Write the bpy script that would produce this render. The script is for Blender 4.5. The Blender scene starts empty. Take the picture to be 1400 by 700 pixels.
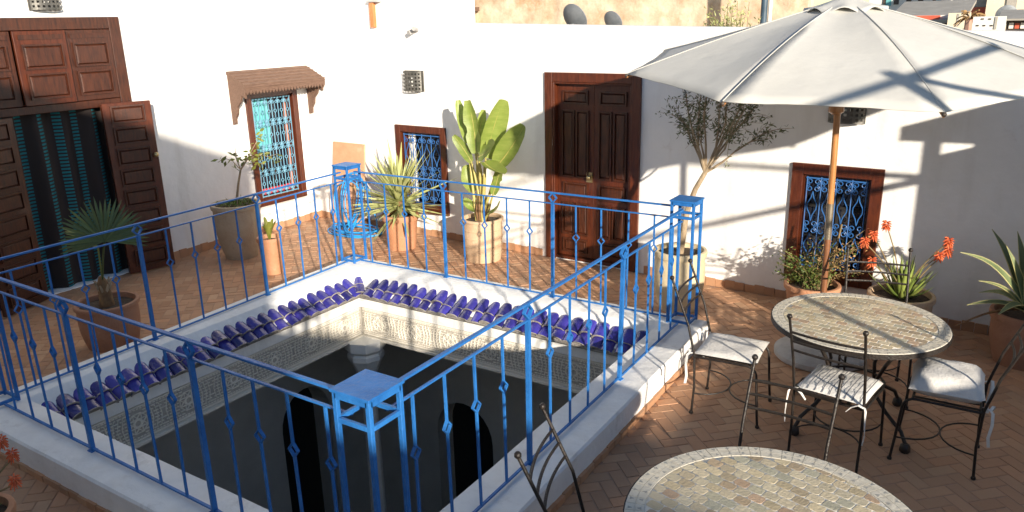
import bpy, math, random
from mathutils import Vector, Matrix
random.seed(7)
R = math.radians
scn = bpy.context.scene
col = scn.collection
# ------------------------------------------------------------------ camera
CAM = Vector((5.648, -2.110, 2.448)); FPX = 1058.7
YAW, PITCH, ROLL = R(-33.13), R(-16.93), R(-1.36)
D_ = Vector((math.cos(PITCH)*math.sin(YAW), math.cos(PITCH)*math.cos(YAW), math.sin(PITCH)))
R0 = Vector((math.cos(YAW), -math.sin(YAW), 0)); U0 = R0.cross(D_)
R_ = math.cos(ROLL)*R0 + math.sin(ROLL)*U0; U_ = -math.sin(ROLL)*R0 + math.cos(ROLL)*U0
cd = bpy.data.cameras.new('camera'); cam = bpy.data.objects.new('camera', cd); col.objects.link(cam)
cd.sensor_width = 36; cd.lens = 36*FPX/1400; cd.clip_start = .05; cd.clip_end = 6000
m = Matrix((R_, U_, -D_)).transposed().to_4x4(); m.translation = CAM
cam.matrix_world = m; scn.camera = cam
def ray(x, y): return D_ + (x-700)/FPX*R_ - (y-350)/FPX*U_
def atz(x, y, z): v = ray(x, y); return CAM + v*((z-CAM.z)/v.z)
def atY(x, y, Y): v = ray(x, y); return CAM + v*((Y-CAM.y)/v.y)
def px(P):
    q = Vector(P)-CAM; z = q.dot(D_); return 700+FPX*q.dot(R_)/z, 350-FPX*q.dot(U_)/z, z
# ------------------------------------------------------------------ light
SAZ, SEL = R(128.0), R(15.0)       # azimuth clockwise from +Y, elevation
S = Vector((math.sin(SAZ)*math.cos(SEL), math.cos(SAZ)*math.cos(SEL), math.sin(SEL)))
w = bpy.data.worlds.new('World'); scn.world = w; w.use_nodes = True
nt = w.node_tree; nt.nodes.clear()
sky = nt.nodes.new('ShaderNodeTexSky'); sky.sky_type = 'NISHITA'; sky.sun_disc = False
sky.sun_elevation = SEL; sky.sun_rotation = SAZ; sky.altitude = 400; sky.dust_density = .3; sky.ozone_density = 2.0
bg = nt.nodes.new('ShaderNodeBackground'); bg.inputs['Strength'].default_value = .10
wo = nt.nodes.new('ShaderNodeOutputWorld')
nt.links.new(sky.outputs[0], bg.inputs[0]); nt.links.new(bg.outputs[0], wo.inputs[0])
sl = bpy.data.lights.new('sun', 'SUN'); sl.energy = 5.0; sl.angle = R(.9); sl.color = (1, .89, .74)
so = bpy.data.objects.new('sun', sl); col.objects.link(so); so.rotation_euler = S.to_track_quat('Z', 'Y').to_euler()
so.location = (8, -6, 8)
scn.view_settings.view_transform = 'Standard'; scn.view_settings.look = 'None'
scn.view_settings.exposure = .76; scn.view_settings.gamma = 1
# ------------------------------------------------------------------ materials
def mat(name, c1, c2=None, scale=6, rough=.6, bump=0, bscale=30, metal=0, stretch=(1,1,1), island=0, hue=None,
        spec=.5, trans=0, stain=None, coat=0, detail=6, streak=0):
    M = bpy.data.materials.new(name); M.use_nodes = True; n = M.node_tree.nodes; l = M.node_tree.links
    b = n['Principled BSDF']; b.inputs['Roughness'].default_value = rough; b.inputs['Metallic'].default_value = metal
    b.inputs['Specular IOR Level'].default_value = spec; b.inputs['Coat Weight'].default_value = coat
    tc = n.new('ShaderNodeTexCoord'); mp = n.new('ShaderNodeMapping'); mp.inputs['Scale'].default_value = stretch
    oi = n.new('ShaderNodeObjectInfo'); ad = n.new('ShaderNodeVectorMath'); ad.operation = 'ADD'
    sc = n.new('ShaderNodeMath'); sc.operation = 'MULTIPLY'; sc.inputs[1].default_value = 17.3
    l.new(oi.outputs['Random'], sc.inputs[0]); l.new(tc.outputs['Object'], mp.inputs['Vector'])
    l.new(mp.outputs[0], ad.inputs[0]); l.new(sc.outputs[0], ad.inputs[1])
    vec = ad.outputs[0]
    no = n.new('ShaderNodeTexNoise'); no.inputs['Scale'].default_value = scale; no.inputs['Detail'].default_value = detail
    no.inputs['Roughness'].default_value = .65
    l.new(vec, no.inputs['Vector'])
    cr = n.new('ShaderNodeValToRGB'); e = cr.color_ramp.elements
    e[0].position = .32; e[1].position = .68; e[0].color = (*c1, 1); e[1].color = (*(c2 or c1), 1)
    l.new(no.outputs['Fac'], cr.inputs[0]); colr = cr.outputs[0]
    def mix(a, bcol, fac, mode='MIX'):
        mx = n.new('ShaderNodeMix'); mx.data_type = 'RGBA'; mx.blend_type = mode
        if hasattr(fac, 'is_linked') or not isinstance(fac, (int, float)): l.new(fac, mx.inputs[0])
        else: mx.inputs[0].default_value = fac
        l.new(a, mx.inputs[6])
        if isinstance(bcol, tuple): mx.inputs[7].default_value = (*bcol, 1)
        else: l.new(bcol, mx.inputs[7])
        return mx.outputs[2]
    if island or hue:
        ge = n.new('ShaderNodeNewGeometry'); s2 = n.new('ShaderNodeMath'); s2.operation = 'ADD'
        l.new(ge.outputs['Random Per Island'], s2.inputs[0]); l.new(oi.outputs['Random'], s2.inputs[1])
        fr = n.new('ShaderNodeMath'); fr.operation = 'FRACT'; l.new(s2.outputs[0], fr.inputs[0])
        if hue:
            rp = n.new('ShaderNodeValToRGB'); rp.color_ramp.interpolation = 'CONSTANT'
            els = rp.color_ramp.elements
            while len(els) < len(hue): els.new(.5)
            for i, h in enumerate(hue): els[i].position = i/len(hue); els[i].color = (*h, 1)
            l.new(fr.outputs[0], rp.inputs[0]); colr = mix(colr, rp.outputs[0], .8)
        if island:
            mr = n.new('ShaderNodeMapRange'); mr.inputs[3].default_value = 1-island; mr.inputs[4].default_value = 1+island
            f2 = n.new('ShaderNodeMath'); f2.operation = 'MULTIPLY'; f2.inputs[1].default_value = 7.13
            f3 = n.new('ShaderNodeMath'); f3.operation = 'FRACT'
            l.new(fr.outputs[0], f2.inputs[0]); l.new(f2.outputs[0], f3.inputs[0]); l.new(f3.outputs[0], mr.inputs[0])
            hs = n.new('ShaderNodeHueSaturation'); l.new(mr.outputs[0], hs.inputs['Value']); l.new(colr, hs.inputs['Color'])
            colr = hs.outputs[0]
    if streak:
        sm2 = n.new('ShaderNodeMapping'); sm2.inputs['Scale'].default_value = (2.2,2.2,.35); l.new(tc.outputs['Object'], sm2.inputs['Vector'])
        sn2 = n.new('ShaderNodeTexNoise'); sn2.inputs['Scale'].default_value = 2.5; sn2.inputs['Detail'].default_value = 7; l.new(sm2.outputs[0], sn2.inputs['Vector'])
        sr2 = n.new('ShaderNodeMapRange'); sr2.inputs[1].default_value = .5; sr2.inputs[2].default_value = .75; sr2.inputs[4].default_value = streak
        l.new(sn2.outputs['Fac'], sr2.inputs[0]); colr = mix(colr, (.60,.57,.52), sr2.outputs[0])
    if stain:
        sn = n.new('ShaderNodeTexNoise'); sn.inputs['Scale'].default_value = stain[1]; sn.inputs['Detail'].default_value = 8
        sn.inputs['Roughness'].default_value = .7; l.new(vec, sn.inputs['Vector'])
        sr = n.new('ShaderNodeMapRange'); sr.inputs[1].default_value = stain[2]; sr.inputs[2].default_value = stain[2]+.12
        sr.inputs[4].default_value = stain[3]; l.new(sn.outputs['Fac'], sr.inputs[0]); colr = mix(colr, stain[0], sr.outputs[0])
    l.new(colr, b.inputs['Base Color'])
    if bump:
        bn = n.new('ShaderNodeTexNoise'); bn.inputs['Scale'].default_value = bscale; bn.inputs['Detail'].default_value = 5
        l.new(vec, bn.inputs['Vector']); bp = n.new('ShaderNodeBump'); bp.inputs['Strength'].default_value = bump
        bp.inputs['Distance'].default_value = .02; l.new(bn.outputs['Fac'], bp.inputs['Height']); l.new(bp.outputs[0], b.inputs['Normal'])
    if trans:
        tr = n.new('ShaderNodeBsdfTranslucent'); l.new(colr, tr.inputs[0]); ms = n.new('ShaderNodeMixShader')
        ms.inputs[0].default_value = trans; l.new(b.outputs[0], ms.inputs[1]); l.new(tr.outputs[0], ms.inputs[2])
        l.new(ms.outputs[0], n['Material Output'].inputs[0])
    return M
MT = {}
MT['plaster'] = mat('white_plaster', (.80,.79,.77), (.86,.85,.83), 2.2, .85, .55, 6, spec=.2, stain=((.64,.60,.54), 3.0, .62, .5), streak=.45)
MT['curbp'] = mat('curb_plaster', (.72,.72,.71), (.82,.82,.80), 4, .8, .5, 11, spec=.25, stain=((.50,.48,.45), 5, .58, .5), streak=.3)
MT['wood'] = mat('dark_wood', (.024,.0065,.0035), (.088,.023,.008), 7, .40, .25, 60, stretch=(7,7,1), coat=.15, stain=((.24,.085,.035), 5, .66, .6))
MT['woodred'] = mat('red_wood', (.052,.011,.005), (.120,.028,.0095), 7, .34, .2, 50, stretch=(7,7,1), coat=.2, stain=((.36,.17,.085), 6, .68, .55))
MT['woodold'] = mat('weathered_wood', (.10,.054,.036), (.19,.11,.075), 9, .7, .4, 40, stretch=(1.5,8,8))
MT['woodpole'] = mat('varnished_wood', (.36,.15,.045), (.52,.24,.08), 8, .35, .1, 60, stretch=(9,9,.8), coat=.3)
MT['blue'] = mat('blue_paint', (.015,.115,.36), (.028,.175,.49), 9, .48, .3, 55, spec=.35, stain=((.05,.045,.07), 22, .66, .7))
MT['bluedk'] = mat('blue_grille_paint', (.02,.10,.31), (.04,.15,.40), 12, .45)
MT['bluelt'] = mat('pale_blue_grille_paint', (.11,.29,.42), (.17,.37,.50), 12, .5)
MT['iron'] = mat('black_iron', (.012,.010,.009), (.035,.027,.022), 25, .42, .25, 90, metal=.25, stain=((.09,.045,.022), 30, .66, .5))
MT['terr'] = mat('terracotta_floor', (.39,.215,.122), (.48,.28,.165), 9, .62, .12, 45, island=.08, spec=.35,
                 hue=[(.46,.255,.143),(.48,.275,.160),(.42,.225,.125),(.49,.30,.18),(.44,.235,.13),(.50,.265,.146),(.41,.235,.138),(.47,.27,.155)], stain=((.31,.20,.135), 1.7, .56, .55))
MT['grout'] = mat('floor_grout', (.34,.21,.14), (.41,.26,.18), 9, .9)
MT['pot'] = mat('terracotta_pot', (.42,.19,.095), (.50,.25,.14), 5, .75, .3, 40, stain=((.56,.40,.30), 5, .6, .5))
MT['potdark'] = mat('brown_clay_pot', (.27,.125,.07), (.34,.17,.10), 6, .7, .3, 40, stain=((.38,.24,.16), 6, .62, .5))
MT['potpale'] = mat('pale_clay_pot', (.52,.36,.22), (.62,.45,.30), 6, .7, .3, 40, stain=((.42,.25,.14), 5, .6, .5))
MT['potgrey'] = mat('grey_clay_pot', (.40,.30,.20), (.50,.40,.28), 6, .75, .35, 40, stain=((.26,.19,.13), 6, .6, .6))
MT['potcream'] = mat('cream_glazed_pot', (.58,.47,.29), (.68,.57,.38), 5, .5, .2, 30, stain=((.42,.30,.17), 7, .62, .6))
MT['soil'] = mat('soil', (.035,.022,.014), (.08,.055,.035), 40, .95, .8, 50)
MT['tile'] = mat('blue_glazed_tile', (.022,.020,.17), (.045,.037,.26), 14, .22, .25, 45, spec=.7, island=.45, coat=.4, stain=((.22,.21,.26), 20, .60, .6))
MT['clayrim'] = mat('clay_tile_edge', (.22,.20,.19), (.36,.33,.30), 20, .8, .5, 60, island=.2)
MT['mortar'] = mat('tile_mortar', (.20,.185,.17), (.32,.30,.27), 20, .9, .6, 60)
MT['frieze'] = mat('carved_stucco', (.72,.68,.59), (.80,.76,.68), 12, .85, .4, 60)
MT['friezebg'] = mat('recess_shade_stucco', (.40,.37,.32), (.47,.44,.39), 30, .9, .5, 80)  # darker than the raised strips: recess shade put into the colour
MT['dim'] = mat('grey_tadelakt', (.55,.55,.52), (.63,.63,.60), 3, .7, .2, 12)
MT['colm'] = mat('grey_column_plaster', (.74,.74,.70), (.80,.80,.77), 6, .7, .2, 20)
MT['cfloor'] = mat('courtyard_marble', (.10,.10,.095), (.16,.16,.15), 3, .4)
MT['black'] = mat('dark_interior', (.012,.011,.010), (.02,.018,.016), 5, .9)  # near-black colour stands in for the darkness of unlit interiors
MT['glass'] = mat('dark_glass', (.008,.010,.018), (.016,.020,.034), 2, .08, spec=.8)
MT['tealcur'] = mat('teal_curtain_cloth', (.08,.38,.40), (.16,.52,.52), 9, .9)
MT['whitecur'] = mat('white_curtain_cloth', (.60,.58,.54), (.75,.74,.70), 9, .9)
MT['pinkcur'] = mat('salmon_curtain_cloth', (.60,.24,.15), (.72,.34,.24), 9, .9)
MT['redcloth'] = mat('red_cloth', (.50,.03,.05), (.62,.06,.07), 9, .9)
MT['canvas'] = mat('parasol_canvas', (.59,.58,.54), (.65,.64,.60), 1.6, .9, .3, 7, spec=.1, trans=.16, stain=((.52,.50,.45), 3.2, .62, .3))
MT['cushion'] = mat('white_cushion_cotton', (.62,.60,.56), (.72,.70,.67), 7, .95, .25, 60, spec=.1, stain=((.50,.46,.40), 7, .63, .4))
MT['stripe'] = mat('grey_stripe_cotton', (.10,.11,.14), (.16,.17,.20), 7, .95)
MT['leafban'] = mat('banana_leaf', (.19,.27,.045), (.30,.36,.085), 5, .42, .15, 25, trans=.28, stretch=(1,1,4), island=.15)
MT['stalk'] = mat('yellow_stalk', (.38,.33,.09), (.50,.42,.14), 8, .5)
MT['fibre'] = mat('brown_fibre', (.12,.06,.028), (.25,.14,.06), 18, .9, .6, 50)
MT['yucca'] = mat('yucca_leaf', (.34,.37,.13), (.52,.53,.24), 4, .5, .1, 30, island=.25, trans=.12)
MT['agave'] = mat('agave_leaf', (.10,.135,.06), (.20,.24,.11), 4, .5, .1, 30, island=.2)
MT['agavey'] = mat('agave_margin', (.46,.42,.17), (.56,.50,.22), 6, .5)
MT['aloe'] = mat('aloe_leaf', (.10,.16,.03), (.24,.28,.065), 5, .45, .1, 30, island=.25)
MT['palm'] = mat('palm_leaf', (.06,.095,.03), (.11,.15,.05), 5, .5, .1, 30, island=.2, trans=.15)
MT['palmy'] = mat('yellowing_palm_leaf', (.20,.24,.06), (.28,.28,.08), 5, .55, trans=.15)
MT['olive'] = mat('olive_leaf', (.085,.105,.045), (.17,.185,.09), 3, .55, island=.4, trans=.15)
MT['citrus'] = mat('citrus_leaf', (.15,.19,.03), (.30,.31,.06), 3, .5, island=.3, trans=.25)
MT['bush'] = mat('bush_leaf', (.07,.12,.02), (.16,.19,.04), 3, .55, island=.4, trans=.2)
MT['dryleaf'] = mat('dry_leaf', (.22,.13,.05), (.36,.22,.09), 3, .8, island=.4)
MT['bark'] = mat('pale_bark', (.25,.18,.11), (.42,.33,.22), 12, .9, .7, 30, stretch=(1,1,.4))
MT['flower'] = mat('aloe_flower', (.70,.10,.03), (.78,.22,.08), 30, .6, island=.25, trans=.15)
MT['fstem'] = mat('flower_stem', (.16,.13,.05), (.26,.17,.08), 12, .7)
MT['hose'] = mat('blue_hose_plastic', (.02,.26,.66), (.03,.33,.74), 8, .35)
MT['board'] = mat('bare_clay_board', (.52,.27,.15), (.60,.35,.21), 4, .85, .2, 30, stain=((.66,.48,.34), 4, .6, .5))
MT['metal'] = mat('pierced_tin', (.10,.10,.09), (.18,.17,.155), 15, .5, .2, 40, metal=.6)
MT['sleeve'] = mat('pole_sleeve_metal', (.22,.18,.13), (.32,.27,.2), 15, .4, metal=.6)
MT['brass'] = mat('brass', (.40,.30,.14), (.50,.40,.22), 12, .35, metal=.8)
MT['concrete'] = mat('grey_concrete', (.34,.33,.32), (.44,.43,.42), 9, .85, .4, 40)
MT['oldwall'] = mat('old_ochre_wall', (.42,.29,.18), (.74,.63,.48), 2.6, .95, .8, 9, stain=((.46,.26,.13), 1.1, .55, .8), detail=12)
MT['cream'] = mat('cream_render', (.66,.55,.40), (.74,.64,.49), 1.2, .9, .3, 8)
MT['farwhite'] = mat('far_white_render', (.70,.66,.59), (.78,.75,.69), 1.2, .9, .3, 8, stain=((.52,.45,.36), 1.1, .6, .5))
MT['farred'] = mat('far_red_paint', (.50,.09,.05), (.58,.13,.07), 2, .8)
MT['fargrey'] = mat('far_tin_roof', (.30,.275,.235), (.40,.37,.32), 2, .8, .5, 12)
MT['fardark'] = mat('far_dark_window', (.04,.032,.026), (.10,.07,.05), 2, .5)
MT['teal'] = mat('far_teal_shutter', (.10,.34,.36), (.16,.42,.42), 2, .7)
MT['dish'] = mat('grey_dish_metal', (.17,.19,.21), (.27,.29,.31), 6, .5, metal=.2)
MT['ground'] = mat('dusty_ground', (.26,.20,.14), (.36,.29,.21), .2, .95)
MT['zstone'] = mat('mosaic_stone', (.45,.39,.28), (.56,.50,.38), 18, .30, .25, 80, spec=.5, island=.13,
                   hue=[(.50,.41,.25),(.55,.46,.29),(.40,.32,.20),(.56,.49,.34),(.37,.36,.27),(.46,.34,.21),(.52,.43,.28),(.43,.40,.28),(.33,.25,.16),(.55,.47,.32),(.45,.30,.19),(.52,.45,.31)])
MT['zgrout'] = mat('mosaic_grout', (.62,.59,.52), (.72,.69,.62), 30, .8, .4, 70)
MT['zborder'] = mat('marble_border', (.53,.49,.40), (.62,.58,.49), 24, .45, .2, 60, spec=.4)
MT['zdark'] = mat('border_inlay', (.27,.265,.24), (.35,.34,.31), 30, .5)
def curtain_mat():
    M = bpy.data.materials.new('teal_dash_curtain'); M.use_nodes = True; n = M.node_tree.nodes; l = M.node_tree.links
    b = n['Principled BSDF']; b.inputs['Roughness'].default_value = .9
    tc = n.new('ShaderNodeTexCoord'); sp = n.new('ShaderNodeSeparateXYZ'); l.new(tc.outputs['UV'], sp.inputs[0])
    def mth(op, a, bb=None):
        q = n.new('ShaderNodeMath'); q.operation = op
        for i, v in enumerate((a, bb)):
            if v is None: continue
            if isinstance(v, (int, float)): q.inputs[i].default_value = v
            else: l.new(v, q.inputs[i])
        return q.outputs[0]
    u = mth('FRACT', mth('MULTIPLY', sp.outputs[0], 8)); v = mth('FRACT', mth('MULTIPLY', sp.outputs[1], 52))
    band = mth('MULTIPLY', mth('GREATER_THAN', u, .30), mth('LESS_THAN', u, .66))
    dash = mth('MULTIPLY', band, mth('LESS_THAN', v, .52))
    mx = n.new('ShaderNodeMix'); mx.data_type = 'RGBA'; l.new(dash, mx.inputs[0])
    mx.inputs[6].default_value = (.028,.020,.018,1); mx.inputs[7].default_value = (.012,.17,.20,1)
    l.new(mx.outputs[2], b.inputs['Base Color']); return M
MT['dashcur'] = curtain_mat()
# ------------------------------------------------------------------ mesh helpers
class MB:
    def __init__(s): s.v = []; s.f = []
    def add(s, v, f):
        o = len(s.v); s.v += [tuple(p) for p in v]; s.f += [tuple(i+o for i in q) for q in f]; return s
    def box(s, x0, x1, y0, y1, z0, z1):
        return s.add([(x0,y0,z0),(x1,y0,z0),(x1,y1,z0),(x0,y1,z0),(x0,y0,z1),(x1,y0,z1),(x1,y1,z1),(x0,y1,z1)],
                     [(0,3,2,1),(4,5,6,7),(0,1,5,4),(1,2,6,5),(2,3,7,6),(3,0,4,7)])
    def bar(s, a, b, w, h=None, up=(0,0,1)):
        a = Vector(a); b = Vector(b); h = h or w; d = (b-a).normalized(); up = Vector(up)
        if abs(d.dot(up)) > .98: up = Vector((1,0,0))
        x = d.cross(up).normalized()*(w/2); y = x.cross(d).normalized()*(h/2)
        return s.add([a-x-y,a+x-y,a+x+y,a-x+y,b-x-y,b+x-y,b+x+y,b-x+y],
                     [(0,3,2,1),(4,5,6,7),(0,1,5,4),(1,2,6,5),(2,3,7,6),(3,0,4,7)])
    def tube(s, pts, r, n=8, closed=False):
        pts = [Vector(p) for p in pts]; N = len(pts); rs = r if isinstance(r, (list, tuple)) else [r]*N
        t0 = (pts[1]-pts[0]).normalized(); up = Vector((0,0,1)) if abs(t0.z) < .9 else Vector((1,0,0))
        x = t0.cross(up).normalized(); V = []
        for i, p in enumerate(pts):
            if closed: t = (pts[(i+1) % N]-pts[i-1]).normalized()
            else: t = (pts[min(i+1, N-1)]-pts[max(i-1, 0)]).normalized()
            x = (x - t*x.dot(t)).normalized(); y = t.cross(x)
            V += [p+(x*math.cos(2*math.pi*k/n)+y*math.sin(2*math.pi*k/n))*rs[i] for k in range(n)]
        F = []
        for i in range(N if closed else N-1):
            j = (i+1) % N
            F += [(i*n+k, i*n+(k+1) % n, j*n+(k+1) % n, j*n+k) for k in range(n)]
        if not closed: F += [tuple(range(n-1, -1, -1)), tuple((N-1)*n+k for k in range(n))]
        return s.add(V, F)
    def lathe(s, prof, n=24, c=(0,0,0), wob=0):
        V = []; F = []
        for r, z in prof:
            for k in range(n):
                a = 2*math.pi*k/n; rr = r*(1+wob*math.sin(3*a+z*9)); V.append((c[0]+rr*math.cos(a), c[1]+rr*math.sin(a), c[2]+z))
        for i in range(len(prof)-1):
            F += [(i*n+k, i*n+(k+1) % n, (i+1)*n+(k+1) % n, (i+1)*n+k) for k in range(n)]
        if prof[0][0] > 1e-5: F.append(tuple(range(n-1, -1, -1)))
        if prof[-1][0] > 1e-5: F.append(tuple((len(prof)-1)*n+k for k in range(n)))
        return s.add(V, F)
    def ball(s, c, r, n=10, sq=(1,1,1)):
        h = n//2; pr = [(max(1e-4, math.sin(math.pi*i/h)), -math.cos(math.pi*i/h)) for i in range(h+1)]
        V = []; F = []
        for a, z in pr:
            for k in range(n): V.append((c[0]+r*sq[0]*a*math.cos(2*math.pi*k/n), c[1]+r*sq[1]*a*math.sin(2*math.pi*k/n), c[2]+r*sq[2]*z))
        for i in range(h): F += [(i*n+k, i*n+(k+1) % n, (i+1)*n+(k+1) % n, (i+1)*n+k) for k in range(n)]
        return s.add(V, F)
    def prism(s, poly, fn, d0, d1):
        n = len(poly); V = [fn(a, b, d0) for a, b in poly]+[fn(a, b, d1) for a, b in poly]
        return s.add(V, [tuple(range(n-1, -1, -1)), tuple(range(n, 2*n))]+[(k, (k+1) % n, n+(k+1) % n, n+k) for k in range(n)])
    def grid(s, rows):
        nx = len(rows[0]); V = [p for r in rows for p in r]
        return s.add(V, [(i*nx+k, i*nx+k+1, (i+1)*nx+k+1, (i+1)*nx+k) for i in range(len(rows)-1) for k in range(nx-1)])
    def mesh(s, name, m, smooth=None, bevel=0):
        me = bpy.data.meshes.new(name); me.from_pydata(s.v, [], s.f); me.update()
        import bmesh
        bm = bmesh.new(); bm.from_mesh(me); bmesh.ops.recalc_face_normals(bm, faces=bm.faces)
        if bevel: bmesh.ops.bevel(bm, geom=bm.edges[:], offset=bevel, segments=1, affect='EDGES', clamp_overlap=True)
        bm.to_mesh(me); bm.free()
        me.materials.append(MT[m] if isinstance(m, str) else m)
        if smooth is not None:
            me.polygons.foreach_set('use_smooth', [True]*len(me.polygons)); me.set_sharp_from_angle(angle=R(smooth))
        return me
    def build(s, name, m, parent=None, smooth=None, bevel=0, loc=(0,0,0), rot=(0,0,0)):
        return obj(name, s.mesh(name, m, smooth, bevel), parent, loc, rot)
def obj(name, me, parent=None, loc=(0,0,0), rot=(0,0,0), scale=(1,1,1)):
    o = bpy.data.objects.new(name, me); col.objects.link(o); o.parent = parent
    o.location = loc; o.rotation_euler = rot; o.scale = scale; return o
def tag(o, label=None, cat=None, group=None, kind=None):
    if label: o['label'] = label
    if cat: o['category'] = cat
    if group: o['group'] = group
    if kind: o['kind'] = kind
    return o
def thing(name, label, cat, loc=(0,0,0), rz=0, group=None):
    o = bpy.data.objects.new(name, None); col.objects.link(o); o.location = loc; o.rotation_euler = (0,0,rz)
    o.empty_display_size = .1
    return tag(o, label, cat, group)
def copy_tree(o, parent=None):
    c = o.copy(); col.objects.link(c); c.parent = parent
    for ch in list(o.children): copy_tree(ch, c)
    return c
def circle(c, r, n=12, plane='xz', a0=0, a1=360, y=0):
    out = []
    for i in range(n+(0 if a1-a0 == 360 else 1)):
        a = R(a0+(a1-a0)*i/n); p = (math.cos(a)*r, math.sin(a)*r)
        out.append((c[0]+p[0], y, c[1]+p[1]) if plane == 'xz' else (c[0]+p[0], c[1]+p[1], y))
    return out
FZ = -.2
# ================================================================== THE SETTING
g = MB().add([(-2500,-2500,-4.32),(2500,-2500,-4.32),(2500,2500,-4.32),(-2500,2500,-4.32)], [(0,1,2,3)]).build('ground', 'ground'); tag(g, 'dusty ground of the old town', kind='structure')
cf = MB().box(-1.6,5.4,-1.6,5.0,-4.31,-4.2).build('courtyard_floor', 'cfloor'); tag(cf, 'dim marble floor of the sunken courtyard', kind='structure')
IX0, IX1, IY0, IY1 = .24, 3.395, .14, 3.30       # opening of the courtyard
fl = MB()
hx0, hx1, hy0, hy1 = IX0-.05, IX1+.05, IY0-.05, IY1+.05
for a in ((-2.9,hx0,-3.45,5.75),(hx1,9,-3.45,5.75),(hx0,hx1,-3.45,hy0),(hx0,hx1,hy1,5.75)): fl.box(*a, -.655, -.2035)
floor = fl.build('terrace_floor', 'grout'); tag(floor, 'terracotta herringbone floor of the terrace', kind='structure')
# herringbone tiles
TL, TW, GAP = .176, .088, .003
def tile_mesh(L, W):
    a, b, e = L/2-GAP/2, W/2-GAP/2, .0035
    return MB().add([(-a,-b,0),(a,-b,0),(a,b,0),(-a,b,0),(-a+e,-b+e,.008),(a-e,-b+e,.008),(a-e,b-e,.008),(-a+e,b-e,.008)],
                    [(4,5,6,7),(0,1,5,4),(1,2,6,5),(2,3,7,6),(3,0,4,7)])
tiles = []
ca, sa = math.cos(R(45)), math.sin(R(45))
def on_floor(x, y):
    if not (-2.58 < x < 7.6 and -3.0 < y < 5.40-.04*x): return False
    if -.08 < x < 3.70 and -.16 < y < 3.78: return False
    return True
for i in range(-140, 140):
    for j in range(-80, 80):
        # herringbone lattice: units of TW, cell vectors (1,1) and (2,-2)... horizontals and verticals
        bx, by = i*1+j*2, i*1-j*2
        for k in range(2):
            if k == 0: cx, cy, ang = bx+1, by+.5, 0
            else: cx, cy, ang = bx+2.5, by+0, 90
            x, y = cx*TW, cy*TW
            X, Y = x*ca-y*sa+1.3, x*sa+y*ca-.4
            if on_floor(X, Y): tiles.append((X, Y, R(45+ang)))
def vis(t):
    u, v, z = px((t[0], t[1], FZ)); return 0 < u < 1400 and 0 < v < 700 and z > 0 and not (-.3 < t[0] < 3.8 and t[1] < 3.4)
tiles = list({(round(a,3), round(b,3)): (a,b,c) for a,b,c in tiles}.values())
tiles.sort(key=lambda t: (0 if vis(t) else 1, (Vector((t[0], t[1], FZ))-CAM).length))
me = tile_mesh(TL, TW).mesh('floor_tile', 'terr')
rest = MB(); tb = tile_mesh(TL, TW)
rnd = random.Random(3)
for i, (x, y, a) in enumerate(tiles):
    dz = rnd.uniform(-.0015, .002); tx, ty = rnd.uniform(-.005,.005), rnd.uniform(-.005,.005); a += rnd.uniform(-.012,.012)
    if i < 300:
        obj('floor_tile', me, floor, (x, y, FZ-.008+dz), (tx, ty, a))
    else:
        M_ = Matrix.Rotation(a, 3, 'Z'); rest.add([(M_ @ Vector(p)) + Vector((x, y, FZ-.008+dz+tx*p[0]+ty*p[1])) for p in tb.v], tb.f)
tag(rest.build('floor_tile_field', 'terr', floor), kind='stuff')
# ================================================================== HOUSES
def wall(u0, u1, z0, z1, holes, depth=.3, ztop=None):
    us = sorted({u0, u1, *[h[0] for h in holes], *[h[1] for h in holes]}); zs = sorted({z0, z1, *[h[2] for h in holes], *[h[3] for h in holes]})
    mb = MB(); zt = lambda u, z: ztop(u) if (ztop and z == z1) else z
    inh = lambda u, z: any(h[0] < u < h[1] and h[2] < z < h[3] for h in holes)
    for a, b in zip(us, us[1:]):
        for c, d in zip(zs, zs[1:]):
            if inh((a+b)/2, (c+d)/2): continue
            for y in (0, depth): mb.add([(a,y,c),(b,y,c),(b,y,zt(b,d)),(a,y,zt(a,d))], [(0,1,2,3)])
    for h in holes:
        a, b, c, d = h
        for q in (((a,c),(b,c)),((b,c),(b,d)),((b,d),(a,d)),((a,d),(a,c))):
            mb.add([(q[0][0],0,q[0][1]),(q[1][0],0,q[1][1]),(q[1][0],depth,q[1][1]),(q[0][0],depth,q[0][1])], [(0,1,2,3)])
    mb.add([(u0,0,z0),(u0,depth,z0),(u0,depth,zt(u0,z1)),(u0,0,zt(u0,z1)),(u1,0,z0),(u1,depth,z0),(u1,depth,zt(u1,z1)),(u1,0,zt(u1,z1))],
           [(0,1,2,3),(4,7,6,5),(3,2,6,7),(0,4,5,1)])
    return mb
def frame(mb, a, b, c, d, w, y0, y1, bottom=True):
    mb.box(a, a+w, y0, y1, c, d); mb.box(b-w, b, y0, y1, c, d); mb.box(a+w, b-w, y0, y1, d-w, d)
    if bottom: mb.box(a+w, b-w, y0, y1, c, c+w)
    return mb
def spiral(c, r, s, y=0, turns=1.25, n=12, start=0):
    return [(c[0]+s*math.cos(start+turns*2*math.pi*i/n)*r*(1-.62*i/n), y, c[1]+math.sin(start+turns*2*math.pi*i/n)*r*(1-.62*i/n)) for i in range(n+1)]
def lozenge(cx, z, w, h): return [(cx,0,z-h*1.9),(cx+w*.3,0,z-h*1.1),(cx+w,0,z-h*.35),(cx+w*1.05,0,z),(cx+w,0,z+h*.35),(cx+w*.3,0,z+h*1.1),(cx,0,z+h*1.9)]
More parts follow.
